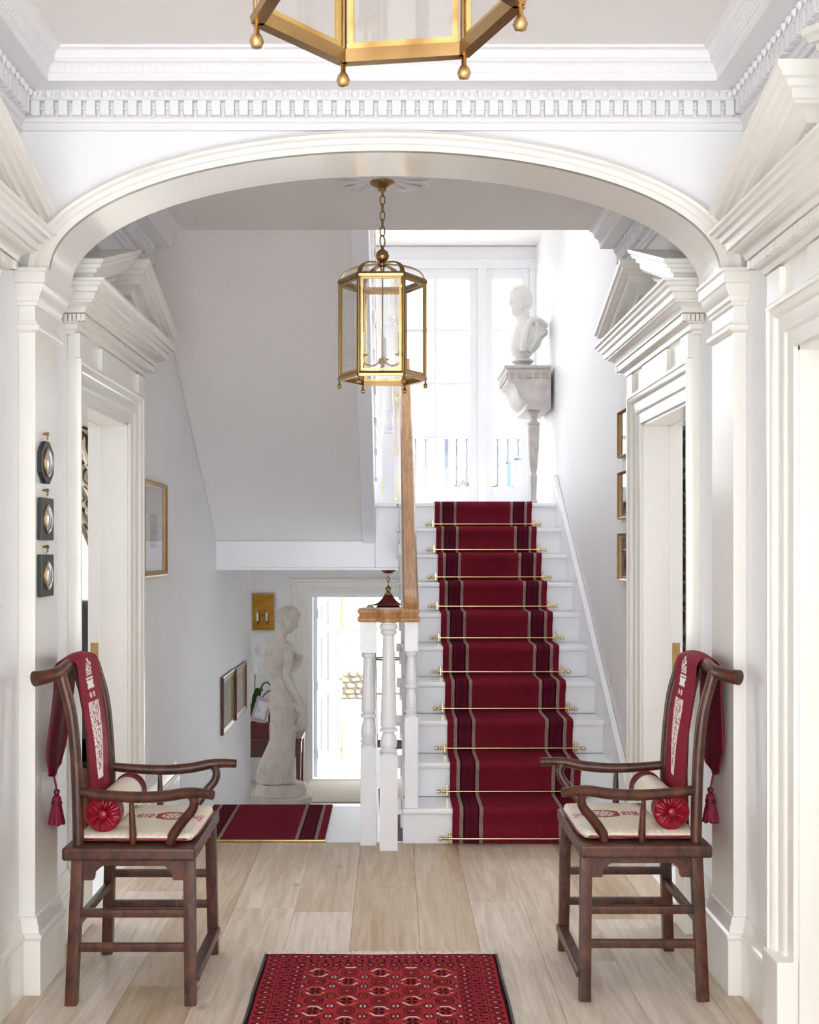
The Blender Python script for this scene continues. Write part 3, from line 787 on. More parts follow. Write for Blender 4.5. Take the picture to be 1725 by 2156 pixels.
# rising handrail
ry = lambda y: RISE + (y - Y1) * SLP + .93
mb = MB()
y0, y1 = 6.15, YT + .1
sec = [(-.036, -.03), (-.036, .0), (-.04, .012), (-.03, .03), (.03, .03), (.04, .012), (.036, 0), (.036, -.03)]
path = [(6.135, 1.172), (6.16, 1.20), (6.21, 1.235), (6.30, ry(6.30)), (7.4, ry(7.4)), (y1, ry(y1))]
mb.rings([[(.095 + a * 1.0, y - b * .5, z + b) for a, b in sec] for y, z in path])
mb.build('handrail', M['oak'], bal, rel=RB, smooth=40)
def baluster_mesh(L):
    s_ = L / .86; r = .017
    mb = MB(); mb.box(-r, r, -r, r, 0, .2 * s_)
    mb.lathe([(r, .2 * s_), (r * 1.2, .21 * s_), (r * .8, .225 * s_), (r * 1.25, .3 * s_), (r * .7, .36 * s_), (r * 1.2, .37 * s_), (r * .65, .64 * s_), (r * 1.1, .655 * s_), (r, .66 * s_)], 10)
    mb.box(-r, r, -r, r, .66 * s_, L)
    return mb.mesh('baluster', M['white'], smooth=40)
BM = baluster_mesh(.84)
for i in range(2, 10):
    yn = Y1 + (i - 1) * GO; z = i * RISE
    for q in (.06, .2): obj('baluster', BM, bal, (.094 - RB[0], yn + q - RB[1], z + (q - .06) * 0))
obj('landing_newel', post_mesh(.08, .48, .98, True, 1.25, 1.0, 'landing_newel'), bal, (-.025 - RB[0], YT + .12 - RB[1], ZT))
obj('newel_cap', MB().lathe([(.05, 0), (.056, .012), (.05, .03), (.035, .04), (.05, .06), (.04, .085), (.0, .095)], 16).mesh('newel_cap', M['white'], smooth=40), bal, (-.025 - RB[0], YT + .12 - RB[1], ZT + 1.25))
# rail and balusters going down
path = smoothpath([(-.116, 6.2, 1.135), (-.116, 6.8, 1.13), (-.116, 7.15, 1.0), (-.116, 8.5, .12)], 4)
MB().tube(path, .03, 8, flat=.8).build('handrail', M['mahog'], bal, rel=RB, smooth=50)
for k in range(14):
    y = 6.32 + k * .155
    zt = lerpN([6.2, 6.8, 7.15, 8.5], [1.11, 1.1, .97, .09], y)
    zb = 0 if y < 7.03 else -(int((y - 7.03) / .28) + 1) * (-LOW / 6)
    obj('baluster', baluster_mesh(zt - zb), bal, (-.113 - RB[0], y - RB[1], zb))
obj('lower_newel', post_mesh(.08, .4, .9, True, 1.15, 1.0, 'lower_newel'), bal, (-.116 - RB[0], 8.58 - RB[1], LOW + .001))

# ------------------------------------------------------------------ carpets
def runner_mat():
    m, nt, b = newmat('striped_wool_runner')
    uv = nd(nt, 'ShaderNodeUVMap'); sp = nd(nt, 'ShaderNodeSeparateXYZ')
    nt.links.new(uv.outputs[0], sp.inputs[0])
    pp = nd(nt, 'ShaderNodeMath', operation='PINGPONG'); pp.inputs[1].default_value = 0.5       # mirror about the middle
    nt.links.new(sp.outputs[0], pp.inputs[0])
    red, wine, dark, beige = srgb(118, 30, 45), srgb(94, 22, 40), srgb(40, 18, 26), srgb(184, 160, 148)
    def ramp(el):
        r = nd(nt, 'ShaderNodeValToRGB'); r.color_ramp.interpolation = 'CONSTANT'
        while len(r.color_ramp.elements) < len(el): r.color_ramp.elements.new(0.5)
        for e, (p, c) in zip(r.color_ramp.elements, el): e.position = p; e.color = c
        nt.links.new(pp.outputs[0], r.inputs[0]); return r
    K = (0, 0, 0, 1); Wt = (1, 1, 1, 1)
    base = ramp([(0, red), (.048, beige), (.076, dark), (.088, wine), (.18, dark), (.192, beige), (.219, red)])
    mb_ = ramp([(0, K), (.048, Wt), (.076, K), (.192, Wt), (.219, K)])
    md_ = ramp([(0, K), (.116, Wt), (.148, K)])
    # twill lines
    a = nd(nt, 'ShaderNodeMath', operation='MULTIPLY'); a.inputs[1].default_value = .675; nt.links.new(pp.outputs[0], a.inputs[0])
    ad = nd(nt, 'ShaderNodeMath', operation='MULTIPLY_ADD'); ad.inputs[1].default_value = 0.9
    nt.links.new(a.outputs[0], ad.inputs[0]); nt.links.new(sp.outputs[1], ad.inputs[2])
    fr = nd(nt, 'ShaderNodeMath', operation='MULTIPLY'); fr.inputs[1].default_value = 620; nt.links.new(ad.outputs[0], fr.inputs[0])
    sn = nd(nt, 'ShaderNodeMath', operation='SINE'); nt.links.new(fr.outputs[0], sn.inputs[0])
    gt = nd(nt, 'ShaderNodeMath', operation='GREATER_THAN'); gt.inputs[1].default_value = .25; nt.links.new(sn.outputs[0], gt.inputs[0])
    bm_ = nd(nt, 'ShaderNodeMath', operation='MULTIPLY'); nt.links.new(gt.outputs[0], bm_.inputs[0]); nt.links.new(mb_.outputs[0], bm_.inputs[1])
    m1 = nd(nt, 'ShaderNodeMix', data_type='RGBA'); m1.inputs[7].default_value = srgb(96, 40, 50)
    nt.links.new(bm_.outputs[0], m1.inputs[0]); nt.links.new(base.outputs[0], m1.inputs[6])
    f2 = nd(nt, 'ShaderNodeMath', operation='MULTIPLY'); f2.inputs[1].default_value = 520; nt.links.new(sp.outputs[1], f2.inputs[0])
    s2 = nd(nt, 'ShaderNodeMath', operation='SINE'); nt.links.new(f2.outputs[0], s2.inputs[0])
    g2 = nd(nt, 'ShaderNodeMath', operation='GREATER_THAN'); g2.inputs[1].default_value = 0.1; nt.links.new(s2.outputs[0], g2.inputs[0])
    d2 = nd(nt, 'ShaderNodeMath', operation='MULTIPLY'); nt.links.new(g2.outputs[0], d2.inputs[0]); nt.links.new(md_.outputs[0], d2.inputs[1])
    m2 = nd(nt, 'ShaderNodeMix', data_type='RGBA'); m2.inputs[7].default_value = srgb(58, 32, 42)
    nt.links.new(d2.outputs[0], m2.inputs[0]); nt.links.new(m1.outputs[2], m2.inputs[6])
    ns = nd(nt, 'ShaderNodeTexNoise'); ns.inputs['Scale'].default_value = 6; tc = nd(nt, 'ShaderNodeTexCoord'); nt.links.new(tc.outputs['Object'], ns.inputs[0])
    hs = nd(nt, 'ShaderNodeHueSaturation'); mr = nd(nt, 'ShaderNodeMapRange'); mr.inputs[3].default_value = .85; mr.inputs[4].default_value = 1.15
    nt.links.new(ns.outputs[0], mr.inputs[0]); nt.links.new(mr.outputs[0], hs.inputs['Value']); nt.links.new(m2.outputs[2], hs.inputs['Color'])
    nt.links.new(hs.outputs[0], b.inputs['Base Color'])
    bp = nd(nt, 'ShaderNodeBump'); bp.inputs['Strength'].default_value = .35; bp.inputs['Distance'].default_value = .002
    nt.links.new(sn.outputs[0], bp.inputs['Height']); nt.links.new(bp.outputs[0], b.inputs['Normal'])
    b.inputs['Roughness'].default_value = .95; b.inputs['Specular IOR Level'].default_value = .04
    return m
M['runner'] = runner_mat()
def carpet(name, x0, x1, path, th=.009):
    P = [Vector((0, a, b)) for a, b in path]; mb = MB(); rs = []; mb.uv = []; L = 0
    for i, p in enumerate(P):
        t = (P[min(i + 1, len(P) - 1)] - P[max(i - 1, 0)]).normalized()
        nrm = Vector((0, -t.z, t.y))
        if i: L += (p - P[i - 1]).length
        o = p + nrm * th
        n = 5
        ring = [(x0 + (x1 - x0) * k / (n - 1), o.y, o.z) for k in range(n)] + [(x1, p.y, p.z), (x0, p.y, p.z)]
        rs.append(ring); mb.uv += [(k / (n - 1), L) for k in range(n)] + [(1, L), (0, L)]
    mb.rings(rs)
    return mb.build(name, M['runner'], smooth=55)
path = [(Y1 + .026, .003), (Y1 + .026, .05)]
for i in range(1, 11):
    yn = Y1 + (i - 1) * GO; z = i * RISE
    path += [(yn + .025, z - RISE + .07), (yn + .021, z - .07), (yn + .008, z - .04), (yn - .003, z - .022), (yn - .003, z - .008), (yn + .006, z + .001), (yn + .025, z + .0012)]
    if i < 10: path += [(yn + GO - .05, z + .0012), (yn + GO + .012, z + .004), (yn + GO + .024, z + .018)]
    else: path += [(yn + .3, z + .0012), (yn + .85, z + .0012)]
tag(carpet('stair_runner', .302, .982, path), 'long dark red striped wool runner climbing the white stairs', 'carpet')
path = [(LEDGE + .012, .0003), (6.6, .0003), (7.0, .0003), (7.022, -.008), (7.024, -.03)]
for i in range(1, 6):
    yn = 7.03 + (i - 1) * .28; z = -i * (-LOW / 6)
    path += [(yn - .004 + (0.0 if i == 1 else 0), z + .03), (yn + .012, z + .0012), (yn + .29, z + .0012), (yn + .312, z - .008), (yn + .313, z - .03)]
path = [(LEDGE + .012, .0003), (6.6, .0003), (7.0, .0003), (7.05, .0003), (7.067, -.01), (7.066, -.06)]
tag(carpet('landing_carpet', -1.013, -.338, path), 'red striped carpet lying on the white landing behind the left chair', 'carpet')
tag(MB().box(-1.02, -.332, LEDGE - .002, LEDGE + .014, .0005, .011).build('carpet_trim_bar', M['brass'], bevel=.003), 'brass trim bar along the near edge of the landing carpet', 'trim bar')
# stair rods
ORD = ['first', 'second', 'third', 'fourth', 'fifth', 'sixth', 'seventh', 'eighth', 'ninth', 'tenth']
def rod_tree():
    r = thing('stair_rod', '', 'stair rod', group='brass stair rods holding the runner')
    MB().tube([(-.37, 0, 0), (.37, 0, 0)], .0062, 10).build('rod', M['pbrass'], r, smooth=50)
    for s in (-1, 1):
        x = s * .355
        MB().box(x - .006, x + .006, -.004, .014, -.022, .034).build('bracket', M['pbrass'], r, bevel=.003)
        MB().box(x - .013, x + .013, .010, .016, -.010, .012).build('bracket_plate', M['pbrass'], r, bevel=.002)
        f = MB().lathe([(.0045, -.004), (.0085, 0), (.0085, .012), (.005, .016), (.005, .022), (.0095, .028), (.0115, .036), (.0095, .044), (0, .048)], 12, (0, 0, 0), 'x')
        if s < 0: f.xf(Matrix.Scale(-1, 4, (1, 0, 0)))
        f.xf(Matrix.Translation((x + s * .008, 0, 0)))
        f.build('finial', M['pbrass'], r, smooth=50)
    return r
rod0 = rod_tree()
for i in range(1, 11):
    r = rod0 if i == 1 else copy_tree(rod0)
    r.location = (.642, Y1 + (i - 1) * GO + .004, (i - 1) * RISE + .03)
    r['label'] = 'brass stair rod at the foot of the %s riser counting up from the hall floor' % ORD[i - 1]

# patterned rug in front
RX0, RX1, RY0, RY1 = -.455, .375, 3.05, 4.45
def rug():
    red, dkred, blk, wht, org = [srgb(*c) for c in ((166, 52, 60), (150, 42, 52), (42, 20, 24), (226, 214, 202), (186, 108, 56))]
    W = RX1 - RX0
    nu = 300; dv = .00285; nv = int((RY1 - RY0) / dv)
    def ring8(dx, dy, R):                      # octagon distance
        ax, ay = abs(dx), abs(dy); return max(ax, ay, (ax + ay) * .7071) - R
    def rosette(dx, dy, R):
        d = ring8(dx, dy, R)
        if abs(d) < .0022: return blk
        if d < 0:
            a = math.atan2(dy, dx); r = math.hypot(dx, dy)
            if r < .0035: return wht
            if abs(math.sin(a * 4)) < .35 and r > R * .25: return blk
            return dkred
        return None
    def colour(u, v):
        e = min(u, W - u); w = mnoise.noise(Vector((u * 25, v * 25, 0))) * .0015
        if e < .012: return blk
        if e < .018: return dkred
        if v < .008: return blk if mnoise.noise(Vector((u * 30, 0, 3))) > -.1 else dkred
        b = min(e - .018, v - .008 + .003)      # distance into the border
        along = v if e - .018 < v - .005 else u
        if b < .046:                            # small rosettes
            s_ = .045; q = (along % s_) - s_ / 2
            r = rosette((b - .023) * 1.0, q, .017 if True else 0)
            return r if r else red
        if b < .0495: return blk
        if b < .086:                            # running hooked vine
            q = along % .052; bb = b - .068
            z = .0115 * math.sin(along / .052 * 2 * PI)
            if abs(bb - z) < .0030: return blk
            if abs((q - .013)) < .0035 and bb < z and bb > -.014: return blk
            if abs((q - .039)) < .0035 and bb > z and bb < .014: return blk
            return dkred if abs(bb) > .0165 else red
        if b < .0895: return blk
        if b < .127:
            s_ = .040; q = (along % s_) - s_ / 2
            r = rosette(b - .108, q, .0145)
            return r if r else red
        if b < .1300: return blk
        # field
        fu = u - W / 2; fv = v - .150
        pu, pv = .1055, .088
        ci = math.floor(fu / pu + .5); cj = math.floor(fv / pv)
        dx = fu - ci * pu; dy = fv - (cj + .5) * pv
        kind = (ci + cj) % 2
        d = ring8(dx * 1.1, dy * .80, .0305)
        if abs(d) < .0024:
            if kind == 0:
                a = math.atan2(dy, dx)
                if abs(math.sin(a)) > .35 and abs(d) < .0035: return wht if math.sin(a * 2 + cj) > 0 else org
            return blk
        if kind == 0 and 0 < d < .0035 and abs(math.sin(math.atan2(dy, dx))) > .35: return wht if math.sin(math.atan2(dy, dx) * 2 + cj) > 0 else org
        if d < 0:
            a = math.atan2(dy * .8, dx * 1.1); r = math.hypot(dx * 1.1, dy * .8)
            if kind == 0:
                if r < .022 and abs(math.sin(a * 2)) > .45: return blk if abs(math.sin(a * 2)) > .62 or r > .017 else dkred
                return red
            dd = ring8(dx * 1.1, dy * .80, .0205)
            if abs(dd) < .0018: return blk
            if dd < 0:
                if r < .003: return wht
                if abs(math.sin(a * 4)) < .3: return blk
                return dkred
            return red
        # links between the octagons
        ex, ey = pu / 2 - abs(dx), pv / 2 - abs(dy)
        if ex < .012 and ey < .009:                      # paired squares where four cells meet
            if .003 < ex < .0105 and .0022 < ey < .0082: return wht if (round(fu / pu - .5) * 3 + round(fv / pv)) % 3 else org
            return blk if ex > .0028 or ey > .0075 else red
        if abs(ey - .006 - max(0, .020 - ex) * .25) < .0021 and ex < .030: return blk
        if abs(ex - .004 - .5 * max(0, .03 - ey)) < .0022 and ey < .03 and ey > .008: return blk
        return red
    mb = MB(); mb.col = []
    vs, fs = [], []
    for j in range(nv + 1):
        v = j * dv; y = RY1 - v
        for i in range(nu + 1):
            u = W * i / nu
            vs.append((RX0 + u + .004 * mnoise.noise(Vector((0, y * 5, 1))), y + .004 * mnoise.noise(Vector((u * 6, 0, 5))), .0085 + .0012 * mnoise.noise(Vector((u * 4, y * 4, 0)))))
            mb.col.append(colour(u, v))
    for j in range(nv):
        for i in range(nu):
            a = j * (nu + 1) + i; fs.append((a, a + nu + 1, a + nu + 2, a + 1))
    mb.add(vs, fs)
    # sides
    o = thing('rug', 'red patterned tribal rug with octagon medallions on the oak floor', 'rug', ((RX0 + RX1) / 2, (RY0 + RY1) / 2, 0))
    rl_ = (o.location.x, o.location.y, 0)
    mb.build('pile', M['rug'], o, rel=rl_)
    MB().box(RX0 + .002, RX1 - .002, RY0 + .003, RY1 - .003, .0006, .0068).build('backing', M['black'], o, rel=rl_)
    for s, x in ((-1, RX0), (1, RX1)):
        pts = [(x + .006 * mnoise.noise(Vector((s, k * .09, 0))), RY0 + (RY1 - RY0) * k / 40, .0055) for k in range(41)]
        MB().tube(pts, .0055, 6).build('selvage', M['black'], o, rel=rl_, smooth=60)
    mb = MB(); rnd = random.Random(3)
    for k in range(520):
        x = RX0 + .006 + (W - .012) * k / 519
        l = rnd.uniform(.03, .062); dx = rnd.uniform(-.018, .024)
        mb.tube([(x, RY1 - .004, .006), (x + dx * .5, RY1 + l * .6, .0045), (x + dx, RY1 + l, .0016)], [.0022, .0021, .0012], 4)
    tag(mb.build('fringe', M['fringe'], o, rel=rl_), kind='stuff')
rug()
# ------------------------------------------------------------------ the two yoke-back armchairs
def cloth_col(u, s):
    """front panel embroidery; u across (-.14...14), s metres down from the crest"""
    s *= 1.14; u *= .9
    red = srgb(132, 20, 40); wht = srgb(240, 232, 226); dr = srgb(168, 30, 44)
    n = mnoise.noise(Vector((u * 150, s * 120, 2))); n2 = mnoise.noise(Vector((u * 75, s * 60, 9)))
    w = abs(u)
    if .045 < s < .115 and w < .034 - .010 * sstep(.09, .05, s) - (0.012 if s < .06 else 0): return wht if n > -.08 else red
    if .12 < s < .127 and w < .04: return wht
    if .133 < s < .165 and w < .036 + .004 * math.sin(s * 200): return wht if not (.136 < s < .139) else red
    if .165 < s < .215 and w < .04 + .3 * (s - .165):
        if math.hypot(w - .018, s - .19) < .011: return wht if math.hypot(w - .018, s - .19) > .006 or n > 0 else dr
        return srgb(140, 22, 34) if n2 > -.25 else red
    top = .215; bot = .50
    if top < s < bot:
        hw = lerpN([.215, .26, .33, .40, .46, .50], [.056, .058, .050, .040, .034, .026], s)
        if w < hw:
            if w > hw - .003 or s < top + .003: return wht
            if s > .485: return wht
            return wht if n > -.12 - .25 * (w > hw * .75) and n2 > -.42 else srgb(160, 40, 56)
    if .50 <= s < .515 and w < .026: return wht
    return red
def pad_col(x, y):
    """cushion: vase lying towards the back; x forward, y across"""
    bg = srgb(226, 215, 196); red = srgb(160, 26, 38); wht = srgb(238, 230, 222)
    t = (x + .05) / .23                       # 0 at the neck, 1 at the foot
    if 0 <= t <= 1:
        hw = lerpN([0, .05, .12, .2, .28, .36, .46, .56, .66, .76, .84, .9, .95, 1.0], [.012, .028, .034, .030, .026, .040, .056, .061, .056, .042, .026, .024, .034, .040], t)
        if abs(y) < hw:
            n = mnoise.noise(Vector((x * 130, y * 130, 4)))
            if t < .14: return wht if n > .12 else red
            if t < .16 or .19 < t < .215 or .30 < t < .32: return wht
            if t < .30: return wht if n > .2 else srgb(150, 50, 56)
            if t > .88: return wht if int((y + .1) / .008) % 2 else red
            if abs(y) > hw - .004: return srgb(120, 20, 30)
            r = math.hypot((t - .58) * .23, y)
            if r < .042: return wht if n > -.02 else red
            return red
    return bg
def make_chair(label, loc, rz, group):
    c = thing('armchair', label, 'chair', loc, rz, group); m = M['dwood']
    for sy in (-1, 1):
        for fx in (1, -1):
            b = (.195 if fx > 0 else -.19, sy * .252, 0); t = (.188 if fx > 0 else -.172, sy * .235, .47)
            MB().tube([b, t], .0195, 12, sq=True, up=(1, 0, 0)).build('leg', m, c, bevel=0, smooth=35)
        st_ = smoothpath([(-.172, sy * .235, .505), (-.175, sy * .234, .65), (-.181, sy * .232, .79), (-.196, sy * .230, .93), (-.222, sy * .227, 1.03), (-.232, sy * .225, 1.062)], 5)
        MB().tube(st_, .0185, 14).build('back_stile', m, c, smooth=60)
        arm = smoothpath([(-.176, sy * .234, .682), (-.09, sy * .240, .672), (.02, sy * .248, .667), (.11, sy * .256, .672), (.18, sy * .266, .684), (.225, sy * .276, .686), (.272, sy * .290, .682)], 5)
        n = len(arm)
        MB().tube(arm, [.0155 + .003 * math.sin(PI * min(1, k / n * 1.1)) for k in range(n)], 14).build('armrest', m, c, smooth=60)
        fp = smoothpath([(.125, sy * .225, .508), (.134, sy * .228, .54), (.165, sy * .236, .585), (.198, sy * .247, .625), (.206, sy * .254, .655), (.196, sy * .260, .676)], 5)
        MB().tube(fp, [.0185 - .005 * k / len(fp) for k in range(len(fp))], 12).build('arm_post', m, c, smooth=60)
        MB().tube([(0.005, sy * .233, .508), (.005, sy * .236, .54), (.003, sy * .243, .62), (.001, sy * .247, .664)], [.0125, .012, .009, .0065], 12).build('arm_spindle', m, c, smooth=60)
        ap = [(-.158, .47), (.172, .47), (.172, .398), (.138, .398), (.134, .404), (.131, .424), (.118, .436), (.108, .444), (-.092, .444), (-.102, .436), (-.115, .424), (-.118, .404), (-.122, .398), (-.158, .398)]
        MB().prism(ap, sy * .238 - .008, sy * .238 + .008, 'y').build('side_apron', m, c, bevel=.002)
        for z in (.293, .182):
            xo = .0
            MB().tube([(-.184, sy * .2445, z), (.19, sy * .2445, z)], .0135, 12, sq=True, flat=.8).build('side_stretcher', m, c, smooth=35)
    yk = smoothpath([(-.292, -.312, 1.056), (-.262, -.275, 1.060), (-.238, -.222, 1.068), (-.232, -.12, 1.084), (-.231, 0, 1.090), (-.232, .12, 1.084), (-.238, .222, 1.068), (-.262, .275, 1.060), (-.292, .312, 1.056)], 6)
    n = len(yk); MB().tube(yk, [.021 + .004 * (abs(k / (n - 1) - .5) * 2) ** 3 for k in range(n)], 16).build('yoke_rail', m, c, smooth=60)
    mb = MB(); rs = []
    for k in range(13):
        t = k / 12; z = .51 + .57 * t; x = lerpN([.51, .7, .85, .98, 1.08], [-.178, -.172, -.178, -.2, -.228], z)
        rs.append([(x, -.075, z), (x, .075, z), (x - .011, .075, z), (x - .011, -.075, z)])
    mb.rings(rs); mb.build('back_splat', m, c, smooth=40)
    MB().box(-.213, .213, -.287, .287, .47, .512).build('seat_frame', m, c, bevel=.009, bseg=3)
    for fx, x in ((1, .188), (-1, -.172)):
        ap = [(-.22, .47), (.22, .47), (.22, .398), (.185, .398), (.18, .424), (.16, .444), (-.16, .444), (-.18, .424), (-.185, .398), (-.22, .398)]
        MB().prism(ap, x - .008, x + .008, 'x').build('end_apron', m, c, bevel=.002)
    MB().tube([(-.180, -.245, .255), (-.180, .245, .255)], .0135, 12, sq=True, flat=.8).build('back_stretcher', m, c, smooth=35)
    MB().box(.182, .222, -.248, .248, .072, .098).build('foot_rail', m, c, bevel=.005)
    MB().prism([(-.23, .072), (.23, .072), (.23, .045), (.2, .06), (-.2, .06), (-.23, .045)], .188, .198, 'x').build('foot_apron', m, c)
    return c
def make_pad(label, loc, rz, group):
    c = thing('seat_cushion', label, 'cushion', loc, rz, group)
    nx, ny = 120, 120; hx, hy = .192, .237
    mb = MB(); mb.col = []; vs, fs = [], []
    for side in (1, -1):
        for j in range(ny + 1):
            for i in range(nx + 1):
                a, b = -1 + 2 * i / nx, -1 + 2 * j / ny
                # square to rounded square
                x, y = a * math.sqrt(1 - .10 * b ** 8), b * math.sqrt(1 - .10 * a ** 8)
                e = max(0, 1 - max(abs(a), abs(b)) ** 7) ** .5
                d = .019 * e + .004 * (1 - a * a) * (1 - b * b)
                z = .019 + side * d + (.0012 * mnoise.noise(Vector((a * 4, b * 4, side))))
                if side > 0 and max(abs(a), abs(b)) > .9: z += .0015 * math.sin(46 * (a if abs(b) > abs(a) else b))
                z = max(z, .0004)
                vs.append((x * hx, y * hy, z)); mb.col.append(pad_col(x * hx, y * hy) if side > 0 else srgb(224, 213, 194))
    N = (nx + 1) * (ny + 1)
    for q in (0, 1):
        for j in range(ny):
            for i in range(nx):
                k = q * N + j * (nx + 1) + i
                f = (k, k + 1, k + nx + 2, k + nx + 1); fs.append(f if q == 0 else f[::-1])
    mb.add(vs, fs); o = mb.build('cover', M['clothb'], c, smooth=180)
    pts = []
    for k in range(80):
        a = 2 * PI * k / 80; ca, sa = math.cos(a), math.sin(a)
        r = (abs(ca) ** 9 + abs(sa) ** 9) ** (-1 / 9)
        pts.append((ca * r * (hx + .0005) * .992, sa * r * (hy + .0005) * .992, .016))
    MB().tube(pts, .0042, 8, loop=True).build('piping', M['redsilk'], c, smooth=60)
    return c
def make_bolster(label, loc, rz, group):
    """lies along y, axis at its middle"""
    c = thing('bolster_cushion', label, 'cushion', loc, rz, group); R = .055; L = .215
    def bar(y0, y1, dr=0):
        n = max(2, int(abs(y1 - y0) / .015) + 1); rs = []
        for k in range(n + 1):
            y = y0 + (y1 - y0) * k / n
            rs.append([((R + dr + .0012 * mnoise.noise(Vector((math.cos(a) * 3, y * 30, math.sin(a) * 3)))) * math.cos(a), y, (R + dr) * math.sin(a) + R + .001) for a in [2 * PI * j / 36 for j in range(36)]])
        return MB().rings(rs)
    bar(-L + .066, L - .066).build('cover', M['beige'], c, smooth=60)
    for s in (-1, 1):
        bar(s * (L - .066), s * (L - .007), .0006).build('band', M['wine'], c, smooth=60)
        mb = MB(); rs = []
        for k in range(13):
            t = k / 12; ring = []
            for j in range(72):
                a = 2 * PI * j / 72
                r = R * (1.02 - t * .98)
                puff = .016 * math.sin(PI * min(1, t * 1.05)) ** .7 if t > 0 else 0
                pl = .0035 * math.sin(a * 11 + 1.2 * math.sin(t * 3)) * (1 - t * .3) * min(1, t * 3)
                ring.append((r * math.cos(a), s * (L - .007 + puff * (.7 + .3 * math.sin(a * 11)) + pl * .7), r * math.sin(a) + R + .001))
            rs.append(ring)
        mb.rings(rs); e = mb.build('gathered_end', M['redsilk'], c, smooth=70)
        bt = MB().lathe([(.014, 0), (.016, .004), (.0145, .009), (.009, .012), (0, .013)], 16, (0, 0, 0), 'y')
        if s < 0: bt.xf(Matrix.Scale(-1, 4, (0, 1, 0)))
        bt.xf(Matrix.Translation((0, s * (L - .003), R + .001))); bt.build('button', M['redsilk'], e, smooth=60)
        pts = [((R + .002) * math.cos(2 * PI * k / 40), s * (L - .006), (R + .002) * math.sin(2 * PI * k / 40) + R + .001) for k in range(40)]
        MB().tube(pts, .0026, 6, loop=True).build('piping', M['redsilk'], e, smooth=60)
    return c
def make_drape(label, loc, rz, group, xb):
    """embroidered runner over the yoke rail, hanging in front and behind, tassel at the back"""
    c = thing('embroidered_runner', label, 'runner cloth', loc, rz, group)
    crest = (-.232, 1.117)
    front = smoothpath([(crest[0], crest[1], 0), (-.210, 1.110, 0), (-.196, 1.085, 0), (-.190, 1.03, 0), (-.172, .93, 0), (-.158, .82, 0), (-.152, .70, 0), (-.150, .64, 0), (-.150, .60, 0)], 24)
    back = smoothpath([(crest[0], crest[1], 0), (-.258, 1.108, 0), (-.277, 1.08, 0), (-.286, 1.0, 0), (-.293 + (xb + .30) * .4, .9, 0), (-.298 + (xb + .30) * .8, .80, 0), (xb, .72, 0)], 12)
    def panel(path, embroid, hw, tip):
        mb = MB(); mb.col = []; vs, fs = [], []
        nu = 110 if embroid else 40
        S = [0]
        for a, b in zip(path[:-1], path[1:]): S.append(S[-1] + (b - a).length)
        T = S[-1]
        for k, p in enumerate(path):
            for i in range(nu + 1):
                u = -1 + 2 * i / nu; w = hw
                dz = 0
                if tip:
                    q = sstep(T - .10, T, S[k]); w = hw * (1 - .38 * q * q)
                    dz = -.03 * (1 - u * u) * q
                fold = .004 * math.sin(u * 5 + 1) * sstep(.06, .3, S[k])
                y = u * w
                curl = -.006 * u ** 2 * (1 if embroid else -1) * sstep(.05, .2, S[k])
                vs.append((p.x + fold * (.5 if embroid else 1) + curl, y, p.y + dz - (.014 * u * u * sstep(.1, .0, S[k]))))
                mb.col.append(cloth_col(y + .016, S[k]) if embroid else srgb(132, 20, 40))
        for k in range(len(path) - 1):
            for i in range(nu):
                a = k * (nu + 1) + i; fs.append((a, a + 1, a + nu + 2, a + nu + 1))
        # lining gives the cloth its thickness
        n = len(vs)
        P = path
        for k in range(len(P)):
            t = (P[min(k + 1, len(P) - 1)] - P[max(k - 1, 0)]).normalized(); nx_, nz_ = t.y, -t.x
            if not embroid: nx_, nz_ = -nx_, -nz_
            for i in range(nu + 1):
                x, y, z = vs[k * (nu + 1) + i]
                vs.append((x + nx_ * .004, y, z + nz_ * .004)); mb.col.append(srgb(112, 14, 36))
        m_ = len(P)
        for k in range(m_ - 1):
            for i in range(nu):
                a = n + k * (nu + 1) + i; fs.append((a, a + nu + 1, a + nu + 2, a + 1))
            for i in (0, nu):
                a = k * (nu + 1) + i; fs.append((a, a + nu + 1, n + a + nu + 1, n + a))
        for i in range(nu):
            a = (m_ - 1) * (nu + 1) + i; fs.append((a, a + 1, n + a + 1, n + a))
        mb.add(vs, fs); return mb
    panel(front, True, .138, False).build('front_panel', M['cloth'], c, smooth=60)
    panel(back, False, .136, True).build('back_panel', M['cloth'], c, smooth=60)
    tx, tz = xb + .014, .692
    g = MB().tube([(xb + .002, 0, tz + .006), (tx - .004, .001, tz - .03), (tx, 0, tz - .055)], .0036, 8).build('cord', M['tassel'], c, smooth=60)
    tg = bpy.data.objects.new('tassel', None); COL.objects.link(tg); tg.parent = c
    MB().lathe([(0, tz - .046), (.008, tz - .048), (.011, tz - .056), (.009, tz - .064), (.006, tz - .068)], 14, (tx, 0, 0)).build('knot', M['wine'], tg, smooth=60)
    MB().lathe([(.006, tz - .066), (.014, tz - .074), (.016, tz - .084), (.0155, tz - .09)], 16, (tx, 0, 0)).build('head', M['tassel'], tg, smooth=60)
    MB().lathe([(.016, tz - .088), (.0185, tz - .092), (.0185, tz - .098), (.016, tz - .102)], 16, (tx, 0, 0)).build('tie', M['wine'], tg, smooth=60)
    mb = MB(); rs = []
    for k in range(9):
        t = k / 8; ring = []
        for j in range(60):
            a = 2 * PI * j / 60
            r = (.016 + .015 * t ** .8) * (1 + .05 * math.sin(a * 15 + 3 * mnoise.noise(Vector((j * .4, t, 0)))) * (.3 + t))
            ring.append((tx + r * math.cos(a) * (.9), r * math.sin(a), tz - .098 - .068 * t + .003 * math.sin(a * 7) * t))
        rs.append(ring)
    mb.rings(rs); mb.build('skirt', M['tassel'], tg, smooth=50)
    return c
